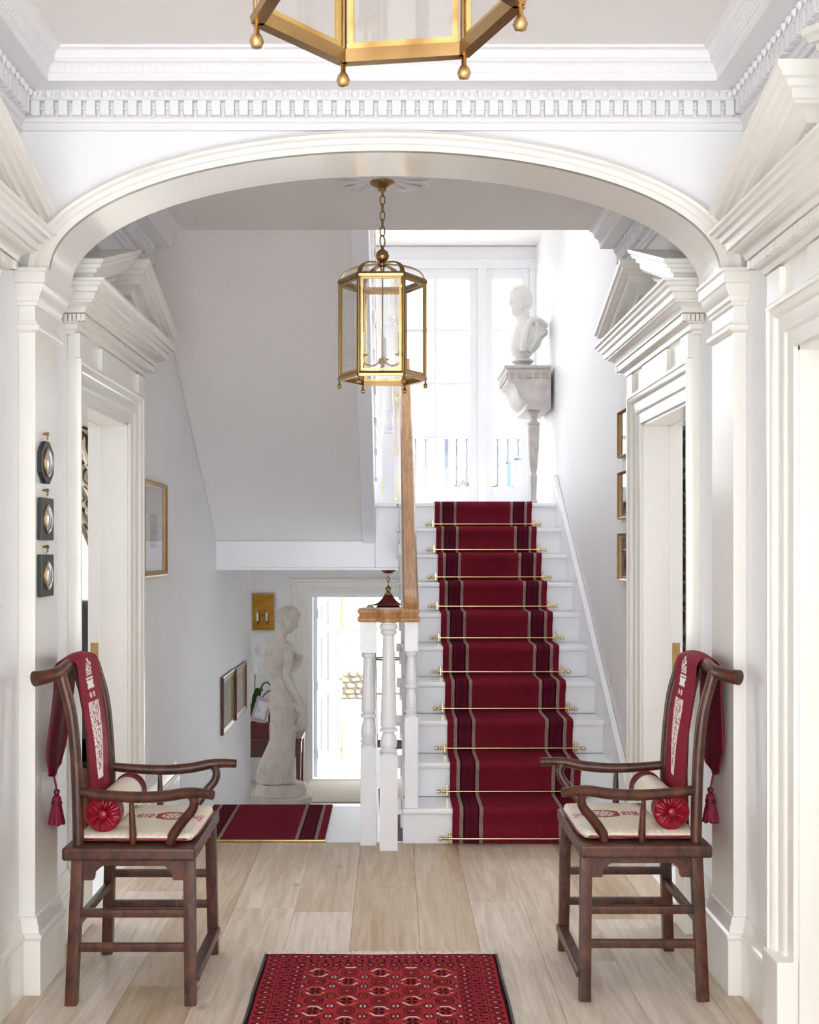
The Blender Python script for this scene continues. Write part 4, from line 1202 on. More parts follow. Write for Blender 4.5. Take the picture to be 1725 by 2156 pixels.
for side, loc, rz in (('left', (-.843, 4.235, 0), 0), ('right', (.823, 4.272, 0), PI)):
    beside = 'under the three small wall plaques' if side == 'left' else 'beside the foot of the red stair runner'
    make_chair('dark rosewood yoke-back armchair %s' % beside, loc, rz, 'pair of rosewood armchairs')
    s = 1 if rz == 0 else -1
    top = .5125
    make_pad('cream seat cushion with red vase on chair %s' % beside, (loc[0] + s * .012, loc[1], top), rz, 'cream seat cushions')
    make_bolster('cream bolster with red ends on chair %s' % beside, (loc[0] - s * .098, loc[1], top + .036), rz, 'cream bolsters')
    make_drape('red embroidered tasselled cloth over chair %s' % beside, (loc[0], loc[1], 0), rz, 'red embroidered cloths', -.32 if side == 'left' else -.294)
# ------------------------------------------------------------------ hanging lanterns
def make_lantern(name, label, loc, rz, group, ztop):
    """six-sided brass lantern; local z = 0 at its bottom frame, ztop = ceiling above that"""
    c = thing(name, label, 'lantern', loc, rz, group)
    R = .186; H = .418
    V = [Vector((R * math.cos(PI / 3 * k + PI / 3 * 0), R * math.sin(PI / 3 * k), 0)) for k in range(6)]
    for k in range(6):
        a, b = V[k], V[(k + 1) % 6]; up = Vector((0, 0, 1))
        MB().tube([a, a + up * H], .0055, 8).build('corner_post', M['abrass'], c, smooth=50)
        mid = (a + b) / 2; nrm = mid.normalized(); t = (b - a).normalized()
        for z, hh, nm in ((0, .010, 'bottom_rail'), (H, .010, 'top_rail')):
            mb = MB(); s0 = len(mb.v)
            for o_, q in ((.0, 1), ):
                p = [(a + nrm * d + up * (z + e)) for d, e in ((-.010, -hh), (.008, -hh), (.010, 0), (.004, hh), (-.010, hh))]
                r = [(b + nrm * d + up * (z + e)) for d, e in ((-.010, -hh), (.008, -hh), (.010, 0), (.004, hh), (-.010, hh))]
                mb.rings([p, r])
            mb.build(nm, M['abrass'], c)
        fr = bpy.data.objects.new('pane_frame', None); COL.objects.link(fr); fr.parent = c
        i0, i1 = a + t * .008, b - t * .008; w = .009
        mb = MB()
        for p, q in ((i0, i0 + t * w), (i1 - t * w, i1)):
            mb.rings([[p + nrm * .003 + up * z, q + nrm * .003 + up * z, q - nrm * .004 + up * z, p - nrm * .004 + up * z] for z in (.012, H - .012)])
        for z0, z1 in ((.012, .012 + w), (H - .012 - w, H - .012)):
            mb.rings([[p + nrm * .0028 + up * z0, p - nrm * .0038 + up * z0, p - nrm * .0038 + up * z1, p + nrm * .0028 + up * z1] for p in (i0, i1)])
        mb.build('gilt_surround', M['brass'], fr)
        mb = MB(); mb.rings([[i0 + t * w + nrm * d + up * (.012 + w), i1 - t * w + nrm * d + up * (.012 + w), i1 - t * w + nrm * d + up * (H - .012 - w), i0 + t * w + nrm * d + up * (H - .012 - w)] for d in (-.001, .001)])
        mb.build('pane', M['glass'], fr)
        if k == 5:
            for z in (.13, .30):
                cc = i0 + t * .02 + nrm * .014 + up * z
                MB().tube([cc + t * (.013 * math.cos(2 * PI * j / 16)) + up * (.013 * math.sin(2 * PI * j / 16)) for j in range(16)], .0013, 6, loop=True).build('ring_pull', M['steel'], fr, smooth=60)
        # drop finials
        f = MB().lathe([(.004, -.008), (.004, -.022), (.0075, -.026), (.0105, -.034), (.0075, -.042), (0, -.044)], 12, tuple(a))
        f.build('drop_finial', M['abrass'], c, smooth=60)
        # crown strap
        d0 = a.normalized(); pts = []
        for j in range(13):
            q = j / 12; an = q * PI / 2
            pts.append(d0 * (R * .97 * math.cos(an) ** .85 if j < 12 else .012) + up * (H + .075 * math.sin(an) ** .8))
        side = Vector((-d0.y, d0.x, 0))
        mb = MB(); rs = []
        for j, p in enumerate(pts):
            tt = (pts[min(j + 1, 12)] - pts[max(j - 1, 0)]).normalized(); nn = side.cross(tt)
            rs.append([p + side * .010 + nn * .002, p + side * .004 + nn * .0035, p - side * .004 + nn * .0035, p - side * .010 + nn * .002, p - side * .010 - nn * .002, p + side * .010 - nn * .002])
        mb.rings(rs); mb.build('crown_strap', M['abrass'], c, smooth=50)
    zb = H + .075
    MB().lathe([(.0, zb - .03), (.008, zb - .028), (.010, zb - .012), (.022, zb - .006), (.024, zb), (.012, zb + .006), (.016, zb + .010), (.026, zb + .022), (.0285, zb + .034), (.0305, zb + .035), (.0305, zb + .038), (.0285, zb + .039), (.025, zb + .053), (.012, zb + .064), (.007, zb + .068), (.007, zb + .082), (0, zb + .083)], 22).build('crown_ball', M['abrass'], c, smooth=40)
    zr = zb + .10
    pts = [(.019 * math.cos(2 * PI * j / 24), 0, zr + .026 * math.sin(2 * PI * j / 24)) for j in range(24)]
    MB().tube(pts, .0032, 8, loop=True).build('suspension_ring', M['abrass'], c, smooth=60)
    z = zr + .026; k = 0
    lk = MB(); pts = []
    for j in range(20):
        a = 2 * PI * j / 20; pts.append((.0105 * math.cos(a), 0, .0135 * math.sin(a) + (.0075 if math.sin(a) > 0 else -.0075)))
    lk.tube(pts, .0026, 6, loop=True); LK = lk.mesh('chain_link', M['abrass'], smooth=60)
    while z < ztop - .05:
        obj('chain_link', LK, c, (0, 0, z + .018), (0, 0, (PI / 2 if k % 2 == 0 else 0) + .3)); z += .0335; k += 1
    zt = ztop - .001
    prof = [(.0, zt - .045), (.012, zt - .045), (.018, zt - .036), (.018, zt - .03), (.026, zt - .026), (.05, zt - .012), (.052, zt), (0, zt)]
    mb = MB(); rs = []
    for r, h in prof:
        rs.append([(r * (1 + (.04 * (j % 2) if r > .03 else 0)) * math.cos(2 * PI * j / 48), r * (1 + (.04 * (j % 2) if r > .03 else 0)) * math.sin(2 * PI * j / 48), h) for j in range(48)])
    mb.rings(rs); mb.build('ceiling_canopy', M['abrass'], c, smooth=30)
    MB().tube([(0, 0, H + .055), (0, 0, .07)], .0035, 8).build('stem', M['abrass'], c, smooth=60)
    MB().lathe([(0, .028), (.008, .03), (.0125, .04), (.009, .05), (.006, .056), (.014, .064), (.02, .074), (.012, .086), (.006, .09)], 14).build('stem_boss', M['brass'], c, smooth=60)
    for k in range(3):
        a = 2 * PI * k / 3 + .5; d = Vector((math.cos(a), math.sin(a), 0))
        g = bpy.data.objects.new('candle_arm', None); COL.objects.link(g); g.parent = c
        MB().tube(smoothpath([d * .01 + Vector((0, 0, .075)), d * .045 + Vector((0, 0, .052)), d * .085 + Vector((0, 0, .06)), d * .092 + Vector((0, 0, .09))], 5), .004, 8).build('arm', M['brass'], g, smooth=60)
        p = d * .092
        MB().lathe([(.004, .088), (.022, .094), (.024, .098), (.01, .102), (.012, .11)], 14, (p.x, p.y, 0)).build('drip_pan', M['brass'], g, smooth=50)
        MB().lathe([(.0105, .104), (.0105, .19), (.0, .191)], 14, (p.x, p.y, 0)).build('candle_tube', M['bust'], g, smooth=40)
        MB().lathe([(.007, .19), (.013, .205), (.0155, .222), (.012, .245), (.004, .268), (0, .272)], 14, (p.x, p.y, 0)).build('bulb', M['glass'], g, smooth=60)
    return c
HB = 2.205
make_lantern('lantern', 'six-sided brass lantern on a chain below the plaster ceiling rose in the hall', (-.04, 5.34, HB), PI / 3 * .5 + PI / 6 - .03, 'pair of brass hall lanterns', CE - HB - .012)
make_lantern('lantern', 'large brass and glass lantern cut off by the top edge of the picture', (-.0075, 1.72, 2.222), math.radians(-8.9), 'pair of brass hall lanterns', CE - 2.222)
# ceiling rose
ro = thing('ceiling_rose', 'white plaster rose with leaf relief round the hall lantern chain', 'ceiling rose', (-.04, 5.34, CE))
mb = MB(); rs = []
for r, h in ((0.001, -.016), (.05, -.016), (.07, -.01), (.1, -.014), (.14, -.012), (.17, -.005), (.2, -.007), (.225, -.0015), (.226, 0)):
    rs.append([(r * (1 + .05 * math.cos(a * 12) * (r > .1)) * math.cos(a), r * (1 + .05 * math.cos(a * 12) * (r > .1)) * math.sin(a), h - .004 * math.cos(a * 12) * (.06 < r < .2)) for a in [2 * PI * j / 96 for j in range(96)]])
mb.rings(rs, caps=True); mb.build('disc', M['plaster'], ro, smooth=60)
for k in range(12):
    a = 2 * PI * k / 12; rs = []
    for j in range(7):
        t = j / 6; r = .075 + .125 * t; w = .026 * math.sin(PI * min(.98, t * .9 + .08)); h = -.014 - .008 * math.sin(PI * t)
        rs.append([(r * math.cos(a) - w * q * math.sin(a), r * math.sin(a) + w * q * math.cos(a), h + .006 * abs(q) + (.003 if q == 0 else 0)) for q in (-1, -.5, 0, .5, 1)])
    MB().rings(rs, closed=False).build('acanthus_leaf', M['plaster'], ro, smooth=60)

# ------------------------------------------------------------------ pictures and plaques
def print_mat(name, c1, c2, scale, seed):
    m, nt, b = newmat(name); tc = nd(nt, 'ShaderNodeTexCoord'); mp = nd(nt, 'ShaderNodeMapping'); mp.inputs['Location'].default_value = (seed, seed * 2, seed)
    nt.links.new(tc.outputs['Object'], mp.inputs[0])
    n1 = nd(nt, 'ShaderNodeTexNoise'); n1.inputs['Scale'].default_value = scale; n1.inputs['Detail'].default_value = 8; nt.links.new(mp.outputs[0], n1.inputs[0])
    r = nd(nt, 'ShaderNodeValToRGB'); r.color_ramp.elements[0].position = .38; r.color_ramp.elements[1].position = .62
    r.color_ramp.elements[0].color = c1; r.color_ramp.elements[1].color = c2
    nt.links.new(n1.outputs[0], r.inputs[0]); nt.links.new(r.outputs[0], b.inputs['Base Color']); b.inputs['Roughness'].default_value = .6
    return m
def picture(label, loc, rz, w, h, fw, fmat, pm, pic, liner=None, group=None):
    """flat against a wall; local -y points into the room; pic = (x0, x1, z0, z1) printed area"""
    o = thing('framed_picture', label, 'picture', loc, rz, group)
    mb = MB(); P = [(0, 0), (0, .016), (.3 * fw, .022), (.55 * fw, .018), (.8 * fw, .014), (fw, .010), (fw, 0)]
    rs = []
    for sx, sz in ((-1, -1), (1, -1), (1, 1), (-1, 1)): rs.append([(sx * (w / 2 - a), -p - .002, h / 2 + sz * (h / 2 - a)) for a, p in P])
    mb.rings(rs, loop=True); mb.build('frame', fmat, o)
    if liner:
        MB().rings([[(sx * (w / 2 - a), -p - .002, h / 2 + sz * (h / 2 - a)) for a, p in ((fw - .001, .002), (fw - .001, .012), (fw + .008, .009), (fw + .008, .002))] for sx, sz in ((-1, -1), (1, -1), (1, 1), (-1, 1))], loop=True).build('liner', liner, o)
    MB().box(-w / 2 + fw * .6, w / 2 - fw * .6, -.006, -.003, fw * .6, h - fw * .6).build('mount', M['paper'], o)
    MB().box(pic[0], pic[1], -.0066, -.0058, pic[2], pic[3]).build('print', pm, o)
    MB().box(-w / 2 + fw * .8, w / 2 - fw * .8, -.0092, -.008, fw * .8, h - fw * .8).build('glazing', M['glass'], o)
    return o
G = srgb
picture('gold framed engraving on the left wall past the doorcase', (XL, 6.375, 1.325), PI / 2, .62, .49, .03, M['gilt'], print_mat('engraving', G(120, 120, 124), G(206, 204, 202), 40, 1), (-.10, .10, .15, .32))
lp = print_mat('pale_map_print', G(188, 184, 172), G(214, 210, 200), 14, 2)
picture('mahogany framed print low on the left wall, nearer of two', (XL, 9.23, .12), PI / 2, .66, .42, .032, M['mahog'], lp, (-.27, .27, .06, .36), M['gilt'], 'mahogany framed prints by the lower stairs')
picture('mahogany framed print low on the left wall, farther of two', (XL, 9.985, .125), PI / 2, .68, .405, .032, M['mahog'], lp, (-.28, .28, .06, .345), M['gilt'], 'mahogany framed prints by the lower stairs')
pr = print_mat('coloured_print', G(96, 70, 88), G(196, 186, 190), 18, 5)
for z, h, nm in ((1.93, .235, 'top'), (1.618, .24, 'middle'), (1.307, .243, 'bottom')):
    picture('slim gilt framed print on the right stair wall, %s of three' % nm, (XR, 6.13, z), -PI / 2, .36, h, .014, M['gilt'], pr, (-.15, .15, .025, h - .025), None, 'three prints on the right wall')
def plaque(label, z0, z1, octagon, mat):
    o = thing('wall_plaque', label, 'plaque', (-1.179, 4.177, z0), PI / 2, 'three plaques with oval miniatures'); h = z1 - z0; w = .145
    if octagon: pts = [(-w * .16, 0), (w * .16, 0), (w / 2, h * .25), (w / 2, h * .75), (w * .16, h), (-w * .16, h), (-w / 2, h * .75), (-w / 2, h * .25)]
    else: pts = [(-w / 2, 0), (w / 2, 0), (w / 2, h), (-w / 2, h)]
    MB().prism(pts, -.016, -.002, 'y').build('board', mat, o, bevel=.002)
    n = 36; a, b = .040, .047; cz = h * (.5 if octagon else .5)
    rs = []
    for j in range(n):
        t = 2 * PI * j / n; rs.append((a * math.cos(t), -.017, cz + b * math.sin(t)))
    MB().tube(rs, .004, 8, loop=True).build('oval_rim', M['abrass'], o, smooth=60)
    mb = MB(); R2 = []
    for k in range(7):
        q = math.cos(k / 6 * PI / 2); d = .014 * math.sin(k / 6 * PI / 2)
        R2.append([(a * q * math.cos(2 * PI * j / n), -.016 - d, cz + b * q * math.sin(2 * PI * j / n)) for j in range(n)] if k < 6 else [(a * .02 * math.cos(2 * PI * j / n), -.016 - d, cz + b * .02 * math.sin(2 * PI * j / n)) for j in range(n)])
    mb.rings(R2); mb.build('domed_mirror', paint('domed_mirror_glass', G(228, 224, 222), .06, .02, 5, 0, metal=.9), o, smooth=60)
    MB().tube([(0, -.012, h - .006), (0, -.014, h + .008)], .003, 6).build('hanger_hook', M['abrass'], o)
    MB().tube([(.007 * math.cos(2 * PI * j / 12), -.014, h + .016 + .008 * math.sin(2 * PI * j / 12)) for j in range(12)], .0018, 6, loop=True).build('hanger_ring', M['abrass'], o, smooth=60)
    MB().lathe([(.003, -.02), (.006, -.018), (.006, -.012), (.003, 0)], 10, (0, 0, h + .026), 'y').build('nail', M['abrass'], o)
plaque('black octagonal plaque with oval domed mirror, topmost of three on the arch reveal', 1.689, 1.832, True, M['black'])
plaque('dark rectangular plaque with oval domed mirror, middle of three on the arch reveal', 1.498, 1.641, False, paint('dark_slate_paint', G(36, 42, 42), .4, .08, 10, .02))
plaque('dark green rectangular plaque with oval domed mirror, lowest of three on the arch reveal', 1.308, 1.45, False, M['green'])

# ------------------------------------------------------------------ sculpture helpers
def remeshed(name, mb, voxel, mat, parent, smooth_it=2):
    me = mb.mesh(name + '_base'); o = bpy.data.objects.new(name + '_tmp', me); COL.objects.link(o)
    r = o.modifiers.new('r', 'REMESH'); r.mode = 'VOXEL'; r.voxel_size = voxel; r.use_smooth_shade = True
    if smooth_it:
        s = o.modifiers.new('s', 'SMOOTH'); s.iterations = smooth_it; s.factor = .5
    dg = bpy.context.evaluated_depsgraph_get(); dg.update()
    me2 = bpy.data.meshes.new_from_object(o.evaluated_get(dg)); me2.name = name
    bpy.data.objects.remove(o); bpy.data.meshes.remove(me)
    for p in me2.polygons: p.use_smooth = True
    me2.materials.clear(); me2.materials.append(mat)
    return obj(name, me2, parent)
def add_head(mb, M4, s=1.0, hair=.006, beard=0, curls=False):
    """head facing local +x, centre at origin; scaled so that it is about .23 tall"""
    n, m = 40, 56; rs = []
    def g(d, c, w): return math.exp(-((d[0] - c[0]) ** 2 + (d[1] - c[1]) ** 2 + (d[2] - c[2]) ** 2) / (w * w))
    for i in range(1, n):
        th = PI * i / n; ring = []
        for j in range(m):
            ph = 2 * PI * j / m
            d = Vector((math.sin(th) * math.cos(ph), math.sin(th) * math.sin(ph), math.cos(th)))
            x, y, z = d.x * .098, d.y * .075, d.z * .115
            if d.z < 0:
                y *= 1 - .28 * (-d.z) ** 1.2
                if d.x < 0: x *= 1 - .45 * (-d.z)
            k = 0
            k += .024 * g(d, (.98, 0, -.10), .13) + .012 * g(d, (.98, 0, .08), .10)
            for sy in (-1, 1):
                k -= .011 * g(d, (.90, sy * .36, .10), .16); k += .004 * g(d, (.89, sy * .37, .08), .07)
                k += .007 * g(d, (.91, sy * .30, .27), .16); k += .004 * g(d, (.8, sy * .55, -.12), .2)
                k += .012 * g(d, (-.05, sy * .98, -.02), .13)
            k += .008 * g(d, (.88, 0, -.40), .09) - .004 * g(d, (.88, 0, -.47), .05) + .008 * g(d, (.82, 0, -.53), .09)
            k += .014 * g(d, (.70, 0, -.72), .2)
            isface = d.x > .35 and d.z < .52 and abs(d.y) < .75
            if not isface and d.z > -.45:
                w = mnoise.noise(d * (7 if curls else 9)) + .6 * mnoise.noise(d * 17)
                k += hair + hair * .9 * w
            if beard and d.x > .2 and d.z < -.35: k += beard * (1 + .8 * mnoise.noise(d * 16))
            f = 1 + k / .1
            ring.append(M4 @ Vector((x * f * s, y * f * s, z * f * s)))
        rs.append(ring)
    mb.rings(rs)
# ------------------------------------------------------------------ statue in the lower hall
SS = 1127.0; S0 = (-1.015, 11.3, -.671)
stt = thing('statue', 'weathered stone statue of a draped woman with cup and jug', 'statue', (S0[0], S0[1], LOW))
def sp(x, y, d=0): return Vector(((x - 350) / SS, d, (1850 - y) / SS + S0[2] - LOW))
T = [(330, 298, 412), (360, 262, 405), (400, 222, 430), (450, 206, 452), (500, 190, 458), (560, 182, 458), (640, 180, 450), (700, 205, 440), (745, 248, 436), (800, 264, 438), (860, 255, 450), (940, 240, 482),
     (1000, 236, 505), (1080, 238, 520), (1200, 243, 515), (1300, 250, 508), (1400, 240, 500), (1500, 203, 497), (1600, 158, 490), (1700, 128, 470), (1780, 108, 452), (1850, 112, 432)]
ys = [t[0] for t in T]
mb = MB(); rs = []
for k in range(118):
    y = 330 + (1852 - 330) * k / 117
    xl, xr = lerpN(ys, [t[1] for t in T], y), lerpN(ys, [t[2] for t in T], y)
    cx, hw = (xl + xr) / 2, (xr - xl) / 2
    hd = hw * lerpN([330, 420, 600, 760, 1000, 1850], [.95, .62, .62, .74, .8, .85], y)
    ring = []
    for j in range(120):
        a = 2 * PI * j / 120; ca, sa = math.cos(a), math.sin(a)
        f = 0
        if y > 1085:                                        # pleats of the long skirt
            amp = lerpN([1085, 1200, 1850], [.0, .06, .12], y)
            ph = a * 13 + 1.5 * math.sin(a * 2 + 1) + .5 * math.sin(y / 160)
            f += amp * .7 * (abs(math.sin(ph)) ** .8 - .5) - amp * 1.5 * max(0, 1 - abs(math.sin(ph)) * 2.4) + amp * .35 * math.sin(a * 29 + y / 90)
        elif y > 770:                                       # overfold
            amp = .055 + .04 * sstep(770, 1080, y)
            f += amp * math.sin(a * 11 + 2 * math.sin(y / 110)) + .05 * sstep(1000, 1080, y)
        elif y > 400:                                       # folds across the back
            q = (cx + hw * ca - 200) / 60 + (y - 400) / 75
            m_ = sstep(-.2, .5, -ca) if sa < .4 else .4
            f += .085 * m_ * math.sin(q * 3.2 + (a * 1.2))
        p = sp(cx + hw * (1 + f) * ca, y, hd * (1 + f) * sa / SS)
        ring.append(p)
    rs.append(ring)
mb.rings(rs)
def hd_at(y):
    xl, xr = lerpN(ys, [t[1] for t in T], y), lerpN(ys, [t[2] for t in T], y); hw = (xr - xl) / 2
    return (xl + xr) / 2, hw, hw * lerpN([330, 420, 600, 760, 1000, 1850], [.95, .62, .62, .74, .8, .85], y)
def onback(u, y):
    cx, hw, hd = hd_at(y); return sp(cx + hw * u, y, -hd * math.sqrt(max(0, 1 - u * u)) * .985 / SS)
for k in range(7):                                          # folds slung from the far shoulder to the hip
    mb.tube([onback(-.62 - .04 * k + (.55 + .16 * k * .5) * t + .12 * math.sin(t * PI) * -1, 385 + 34 * k + (330 - 12 * k) * t ** (1.0 + .1 * k)) for t in [j / 14 for j in range(15)]], [.008 + .012 * math.sin(PI * (j + .5) / 15) for j in range(15)], 8)
for k in range(10):                                         # long pleats of the skirt
    u0 = -.9 + .19 * k
    mb.tube([onback(max(-.97, min(.97, u0 + .05 * math.sin(k + t * 4) - .06 * t)), 1100 + 745 * t) for t in [j / 20 for j in range(21)]], [.009 + .013 * (j / 20) ** .6 for j in range(21)], 8)
for k in range(8):                                          # overfold
    u0 = -.88 + .24 * k
    mb.tube([onback(max(-.97, min(.97, u0 + .05 * math.sin(k * 2 + t * 3))), 790 + (270 + 18 * math.sin(k * 2.1)) * t) for t in [j / 12 for j in range(13)]], [.007 + .012 * (j / 12) for j in range(13)], 8)
mb.tube([onback(-.98 + 1.94 * j / 30, 1062 + 16 * math.sin(j * .9)) for j in range(31)], .010, 8)
mb.tube([onback(-.98 + 1.94 * j / 30, 770 + 6 * math.sin(j * .7)) for j in range(31)], .008, 8)
# neck, head turned to the right and a little down, hair in a knot
mb.tube([sp(345, 400), sp(362, 335), sp(385, 285), sp(408, 235)], [.056, .045, .042, .045], 16)
add_head(mb, Matrix.Translation(sp(420, 180)) @ Matrix.Rotation(math.radians(22), 4, 'Z') @ Matrix.Rotation(math.radians(24), 4, 'Y'), 1.0, .018, 0, True)
rn = random.Random(5)
for k in range(60):                                         # curls
    a = rn.uniform(0, 2 * PI); b = rn.uniform(-.3, 1.2)
    p = sp(412, 150) + Vector((.094 * math.cos(a) * math.cos(b), .09 * math.sin(a) * math.cos(b), .088 * math.sin(b)))
    q_ = rn.uniform(.8, 1.25)
    mb.lathe([(.002, -.016 * q_), (.014 * q_, -.010 * q_), (.018 * q_, 0), (.014 * q_, .010 * q_), (.002, .016 * q_)], 8, tuple(p))
kn = sp(352, 118)
for k in range(9):
    p = kn + Vector((rn.uniform(-.02, .02), rn.uniform(-.03, .03), rn.uniform(-.02, .025)))
    mb.lathe([(.002, -.026), (.02, -.016), (.027, 0), (.02, .016), (.002, .026)], 9, tuple(p))
# near arm down to the gathered skirt
arm = smoothpath([sp(425, 425, -.03), sp(440, 500, -.07), sp(438, 620, -.10), sp(428, 735, -.11), sp(465, 830, -.115), sp(520, 940, -.11), sp(570, 1025, -.10), sp(592, 1062, -.095)], 5)
n = len(arm); mb.tube(arm, [lerpN([0, .15, .45, .55, .8, 1], [.045, .05, .043, .042, .033, .026], i / (n - 1)) for i in range(n)], 16)
hand = sp(600, 1075, -.095)
mb.lathe([(.004, -.04), (.024, -.03), (.03, 0), (.022, .03), (.004, .036)], 12, tuple(hand))
for k, (dx, dz, L) in enumerate(((-.026, -.02, .05), (-.012, -.026, .056), (.004, -.024, .056), (.018, -.016, .048))):
    a = hand + Vector((dx * .6, -.012, -.01)); mb.tube([a, a + Vector((dx, -.004, -.028)), a + Vector((dx * 1.2 - .012, .006, -L))], [.0085, .008, .0065], 8)
a = hand + Vector((-.022, 0, .01)); mb.tube([a, a + Vector((-.022, -.008, -.012)), a + Vector((-.03, -.002, -.036))], [.009, .0085, .007], 8)
# far arm raised with a bowl
mb.tube(smoothpath([sp(430, 440, .06), sp(462, 560, .11), sp(468, 690, .13), sp(505, 650, .1), sp(525, 605, .07)], 5), .034, 12)
c = sp(528, 575, .06)
mb.lathe([(.008, -.034), (.022, -.03), (.036, -.012), (.042, .012), (.044, .034), (.04, .034), (.036, .014), (.02, -.01), (.002, -.016)], 18, tuple(c))
# lifted fold of the skirt with the jug
mb.tube(smoothpath([sp(505, 1010, -.06), sp(560, 1075, -.07), sp(590, 1120, -.07), sp(560, 1210, -.05), sp(505, 1300, -.04)], 5), [.035 + .014 * math.sin(i / 3) for i in range(21)], 12)
mb.lathe([(.02, -.105), (.036, -.095), (.052, -.05), (.056, -.01), (.046, .035), (.03, .06), (.036, .085), (.03, .085)], 18, tuple(sp(578, 1190, -.06)))
for x, d in ((430, .02), (470, -.06)):                       # feet
    mb.tube(smoothpath([sp(x - 60, 1815, d), sp(x, 1832, d - .01), sp(x + 38, 1862, d - .02)], 4), [.042, .04, .036, .034, .032, .03, .028, .026, .022], 12, flat=.7)
remeshed('figure', mb, .006, M['stone'], stt, 0)
mb = MB(); rs = []
for z, r in ((-.02, .235), (.03, .235), (.06, .215), (.085, .205)):
    rs.append([(r * (1 + .06 * mnoise.noise(Vector((math.cos(a) * 2, math.sin(a) * 2, z * 9)))) * math.cos(a) * (1.0), .9 * r * math.sin(a), z + S0[2] - LOW - .085 + .008 * mnoise.noise(Vector((math.cos(a) * 3, math.sin(a) * 3, 7)))) for a in [2 * PI * j / 48 for j in range(48)]])
mb.rings(rs); mb.build('ground_base', M['stone'], stt, smooth=50)
ph = S0[2] - LOW - .1
mb = MB(); rs = []
oc = lambda r: [(r * q[0], r * q[1]) for q in ((-1, -.55), (-.55, -1), (.55, -1), (1, -.55), (1, .55), (.55, 1), (-.55, 1), (-1, .55))]
for r, z in ((.30, 0), (.30, .06), (.285, .07), (.26, .085), (.26, ph - .07), (.275, ph - .06), (.29, ph - .05), (.29, ph - .005), (.27, ph)): rs.append([(x, y, z) for x, y in oc(r)])
mb.rings(rs); mb.build('pedestal', M['stone'], stt, bevel=.004)

# ------------------------------------------------------------------ console and bust on the half landing
con = thing('console_bracket', 'grey and white painted console on a turned leg holding the bust', 'console', (1.0, 9.25, ZT))
cy0, cy1 = 8.9, 9.6
worn = paint('worn_grey_paint', srgb(196, 190, 186), .6, .12, 14, .1, 60)
R_ = (1.0, 9.25, ZT)
prof = [(.818, 2.793), (.818, 2.775), (.832, 2.765), (.836, 2.750), (.846, 2.747), (.846, 2.694), (.84, 2.69), (.84, 2.682), (.868, 2.676), (.888, 2.655), (.902, 2.62), (.914, 2.585), (.93, 2.555), (.955, 2.53), (.978, 2.52), (.978, 2.50), (.968, 2.496), (.968, 2.476), (1.15, 2.476), (1.15, 2.793)]
MB().prism(prof, cy0 + .012, cy1 - .012, 'y').build('shaped_body', worn, con, rel=R_, smooth=30)
MB().box(.812, 1.152, cy0 - .004, cy1 + .004, 2.772, 2.793).build('top_slab', worn, con, rel=R_, bevel=.004)
for k in range(5):
    x = .868 + k * .06
    MB().box(x - .016, x + .016, cy0 + .002, cy0 + .02, 2.703, 2.74).build('dentil', paint('worn_rose_paint', srgb(190, 170, 162), .7, .15, 30, .1) if k == 0 else bpy.data.materials['worn_rose_paint'], con, rel=R_, bevel=.002)
for k in range(10):
    y = cy0 + .06 + k * .065
    MB().box(.832, .85, y - .016, y + .016, 2.703, 2.74).build('dentil', worn, con, rel=R_, bevel=.002)
for y in (cy0 + .09,):
    MB().lathe([(.045, 2.476), (.046, 2.462), (.04, 2.456), (.03, 2.44), (.024, 2.41), (.03, 2.392), (.046, 2.384), (.048, 2.374), (.04, 2.366), (.043, 2.34), (.038, 2.2), (.026, 2.05), (.022, 2.034), (.017, 2.02), (.024, 2.005), (.026, 1.99), (.02, 1.86), (.018, 1.83), (.025, 1.822), (.027, 1.80), (.022, ZT + .001)], 18, (1.034, y, 0)).build('turned_leg', worn, con, rel=R_, smooth=40)
bs = thing('bust', 'white plaster bust of a draped man in front of the tall window', 'bust', (.975, 9.22, 2.794))
K = 970.0
def bp_(x, y, d=0): return Vector(((x - 1230) / K, d, (1030 - y) / K))
mb = MB()
TB = [(655, 1190, 1292), (690, 1185, 1330), (720, 1170, 1400), (760, 1152, 1408), (820, 1138, 1375), (880, 1136, 1330), (915, 1155, 1300), (945, 1185, 1265)]
rs = []
for k in range(40):
    y = 655 + 290 * k / 39; xl, xr = lerpN([t[0] for t in TB], [t[1] for t in TB], y), lerpN([t[0] for t in TB], [t[2] for t in TB], y)
    cx, hw = (xl + xr) / 2, (xr - xl) / 2; ring = []
    for j in range(64):
        a = 2 * PI * j / 64; ca, sa = math.cos(a), math.sin(a)
        f = .07 * sstep(-.3, .4, ca - .1) * math.sin(3.4 * (y / 55 - ca * 2.2) + a) * sstep(690, 740, y)
        ring.append(bp_(cx + hw * (1 + f) * ca, y, hw * lerpN([655, 720, 945], [.95, .72, .8], y) * (1 + f) * sa / K))
    rs.append(ring)
mb.rings(rs)
mb.tube([bp_(1255, 740), bp_(1240, 680), bp_(1228, 620), bp_(1222, 570)], [.075, .058, .054, .056], 18)
add_head(mb, Matrix.Translation(bp_(1220, 532)) @ Matrix.Rotation(math.radians(-142), 4, 'Z') @ Matrix.Rotation(math.radians(4), 4, 'Y'), 1.0, .010, .007, True)
mb.tube(smoothpath([bp_(1405, 700, .02), bp_(1330, 665, -.05), bp_(1275, 690, -.10), bp_(1240, 790, -.11), bp_(1225, 900, -.09)], 5), .026, 10)
mb.tube(smoothpath([bp_(1400, 740, -.02), bp_(1330, 800, -.08), bp_(1270, 900, -.07)], 5), .02, 10)
mb.tube(smoothpath([bp_(1300, 670, -.06), bp_(1330, 720, -.085), bp_(1310, 820, -.09)], 5), .017, 10)
remeshed('portrait', mb, .0045, M['bust'], bs, 0)
